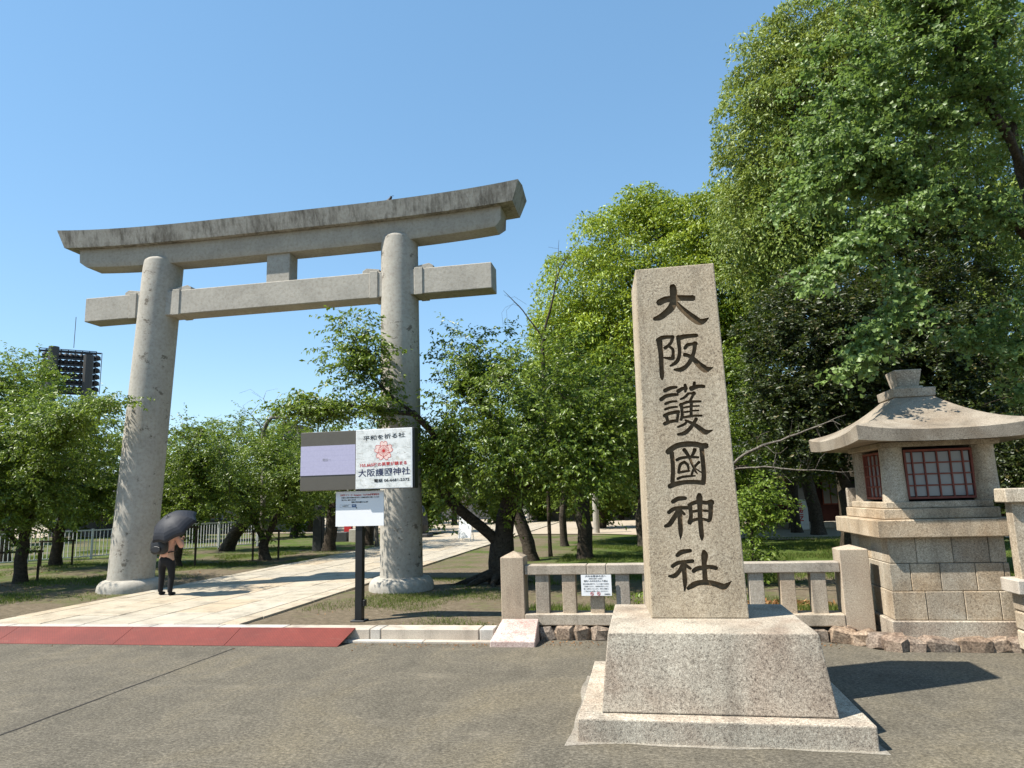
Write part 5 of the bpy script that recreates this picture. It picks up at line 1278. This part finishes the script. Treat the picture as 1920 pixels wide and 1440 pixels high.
tree('shrub', 'low broad-leaved shrub behind the right half of the low fence', 'lime', (.6, 11.9, .1), [], [(.6, 11.9, .34, .7, .3, .2, 14)], 46, rb=.02, cat='shrub', clear=0, step=.2, mat='leaf_cherry')

tree('cherry_tree', 'cherry on the shady lawn seen just right of the carved pillar', 'cherry', (2.9, 24.5, .1), [(None, [(2.9, 24.5, 1.2), (3.0, 24.4, 2.6)])], [(2.9, 24.4, 4.6, 2.0, 1.8, 2.6, 100)], 47, rb=.18, scale=1.2, clear=1.8)
tree('evergreen_oak', 'second tall evergreen farther right, filling the right edge behind the ginkgo', 'tall', (12.6, 26, .1), [(None, [(12.5, 26, 3), (12.2, 25.8, 7), (12, 25.6, 11)])], [(11.8, 25.4, 9.5, 3.6, 2.4, 5.4, 150, .28), (14.5, 26, 14, 3.2, 2.4, 4.0, 60, .28)], 49, rb=.4, bark_='bark2', clear=3, step=.6, rt=.011)
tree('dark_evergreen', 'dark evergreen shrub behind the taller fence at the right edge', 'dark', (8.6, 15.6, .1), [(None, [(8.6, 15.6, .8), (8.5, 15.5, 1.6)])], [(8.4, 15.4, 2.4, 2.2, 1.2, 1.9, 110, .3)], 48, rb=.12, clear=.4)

# --- leafless trees
tree('bare_tree', 'leafless thin tree rising between the right pillar and the camphor tree', 'cherry', (-3.05, 22.8, .1), [(None, [(-3.05, 22.8, 3), (-3.0, 22.5, 5.6), (-2.95, 22.3, 7.2), (-2.55, 22.2, 8.6), (-2.3, 22.2, 10.2)]), ((-2.95, 22.3, 7.2), [(-3.6, 22.2, 8.2), (-4.3, 22.1, 9.0)]), ((-2.55, 22.2, 8.6), [(-2.2, 22.2, 9.7), (-1.4, 22.1, 10.6)])],
     [(-3.4, 22.2, 8.2, 1.3, .6, .9, 16), (-2.2, 22.2, 10.0, .7, .4, .6, 7)], 51, rb=.06, bark_='bark2', leaves=False, clear=6, rt=.008, step=.25, wob=.02)
tree('bare_tree', 'grey leafless branches spreading right from behind the carved pillar', 'cherry', (1.35, 14.0, .1), [(None, [(1.35, 14, 1.4), (1.5, 13.8, 2.3), (2.1, 13.5, 2.45), (2.9, 13.2, 2.35), (3.6, 13, 2.3)]), ((1.5, 13.8, 2.3), [(2.0, 13.5, 2.75), (2.8, 13.2, 3.0), (3.7, 13.0, 3.35)])],
     [(2.9, 13.1, 2.9, .9, .5, .5, 26), (3.0, 13.1, 2.3, .9, .4, .25, 10)], 52, rb=.034, bark_='bark_grey', leaves=False, clear=1.8, rt=.006, step=.15, wob=.03)
tree('bare_tree', 'leafless twiggy tree top over the cherries, between the left pillar and the sign', 'cherry', (-14.6, 25.2, .1), [(None, [(-14.6, 25.2, 3), (-14.5, 25, 4.8)])],
     [(-14.3, 24.6, 5.9, 1.3, .9, .8, 26), (-11.0, 25.5, 5.2, 1.0, .8, .6, 14)], 53, rb=.1, bark_='bark_grey', leaves=False, clear=3.5, rt=.008)
tree('bare_tree', 'fine leafless twigs above the screen of the sign', 'cherry', (-11.2, 28.5, .1), [(None, [(-11.2, 28.5, 3), (-11.1, 28.3, 5.0)])],
     [(-10.6, 27.8, 6.2, 1.9, .9, 1.0, 30)], 54, rb=.09, bark_='bark_grey', leaves=False, clear=4, rt=.007)

# ================================================================== GRASS AND LITTER
def blades(name, pts, h, wdt, seed, mat, flat=False):
    g = np.random.default_rng(seed); n = len(pts); a = g.random(n)*2*np.pi
    s = np.stack([np.cos(a), np.sin(a), 0*a], 1); hh = h*(.5+g.random(n))
    if flat:
        f = np.stack([-np.sin(a), np.cos(a), g.normal(size=n)*.4], 1); s[:, 2] = g.normal(size=n)*.4
        V = np.stack([pts-f*hh[:, None], pts+s*wdt*.5, pts+f*hh[:, None], pts-s*wdt*.5], 1).reshape(-1, 3); i = np.arange(n)[:, None]*4
        F = np.concatenate([np.concatenate([i, i+1, i+2], 1), np.concatenate([i, i+2, i+3], 1)]); ti = g.random(n); ti = np.concatenate([ti, ti])
    else:
        lean = g.normal(size=(n, 3))*np.array([.45, .45, 0])
        tip = pts+(np.array([0, 0, 1.])+lean)*hh[:, None]
        V = np.stack([pts-s*wdt, pts+s*wdt, tip], 1).reshape(-1, 3); F = np.arange(3*n).reshape(-1, 3); ti = g.random(n)
    o = link(fast_mesh(name, V, F, M[mat], ti), name); meta(o, kind='stuff')
def field(x0, x1, y0, y1, n, seed, thr, fr=.9):
    g = np.random.default_rng(seed); x = x0+(x1-x0)*g.random(n); y = y0+(y1-y0)*g.random(n)
    k = np.sin(x*fr*1.3+.7*np.sin(y*fr*1.1+seed))+np.sin(y*fr*1.7+.9*np.sin(x*fr*.8))+.6*np.sin(x*fr*3.1+y*fr*2.3)+g.normal(size=n)*.35
    m = (k > thr) & ~((x > -11.35) & (x < -6.3))
    return np.stack([x[m], y[m], np.full(m.sum(), .115)], 1)
blades('grass', field(-6.2, 6, 10.6, 17, 110000, 1, .75), .05, .006, 1, 'grass')
blades('grass', field(-2.6, 11, 15.5, 30, 120000, 2, -.6), .075, .010, 2, 'grass')
blades('grass', field(-26, -11.4, 10.7, 30, 150000, 3, .7), .065, .009, 3, 'grass')
blades('grass', field(-2.0, 3, 10.75, 12.2, 16000, 4, -.2, 2), .11, .009, 4, 'grass')
lg = field(-24, -11.5, 11, 28, 5000, 5, -1.0); blades('fallen_leaves', lg, .035, .045, 5, 'litter', True)
lg = field(1.2, 3.0, 10.9, 13.0, 1600, 6, -2.0); lg[:, 2] += .03; blades('fallen_leaves', lg, .045, .05, 6, 'litter', True)
lg = field(-6.3, 1.2, 10.7, 20, 2200, 7, -.5); blades('fallen_leaves', lg, .028, .035, 7, 'litter', True)

print('LEAF TRIS', sum(STAT.values()), STAT)

g0 = np.random.default_rng(9); kx = -30+37*g0.random(2600); ky = 9.93-np.abs(g0.normal(size=2600))*.16
kp = np.stack([kx, ky, np.full(2600, .008)], 1)[(kx < 2.4) & ~((kx > -2.2) & (kx < -1.5)) & ((kx > -4.2) | (ky < 9.6))]
kp[:, 1] += np.where(kp[:, 0] > -1.5, .22, 0); blades('kerb_litter', kp, .014, .016, 8, 'litter', True)
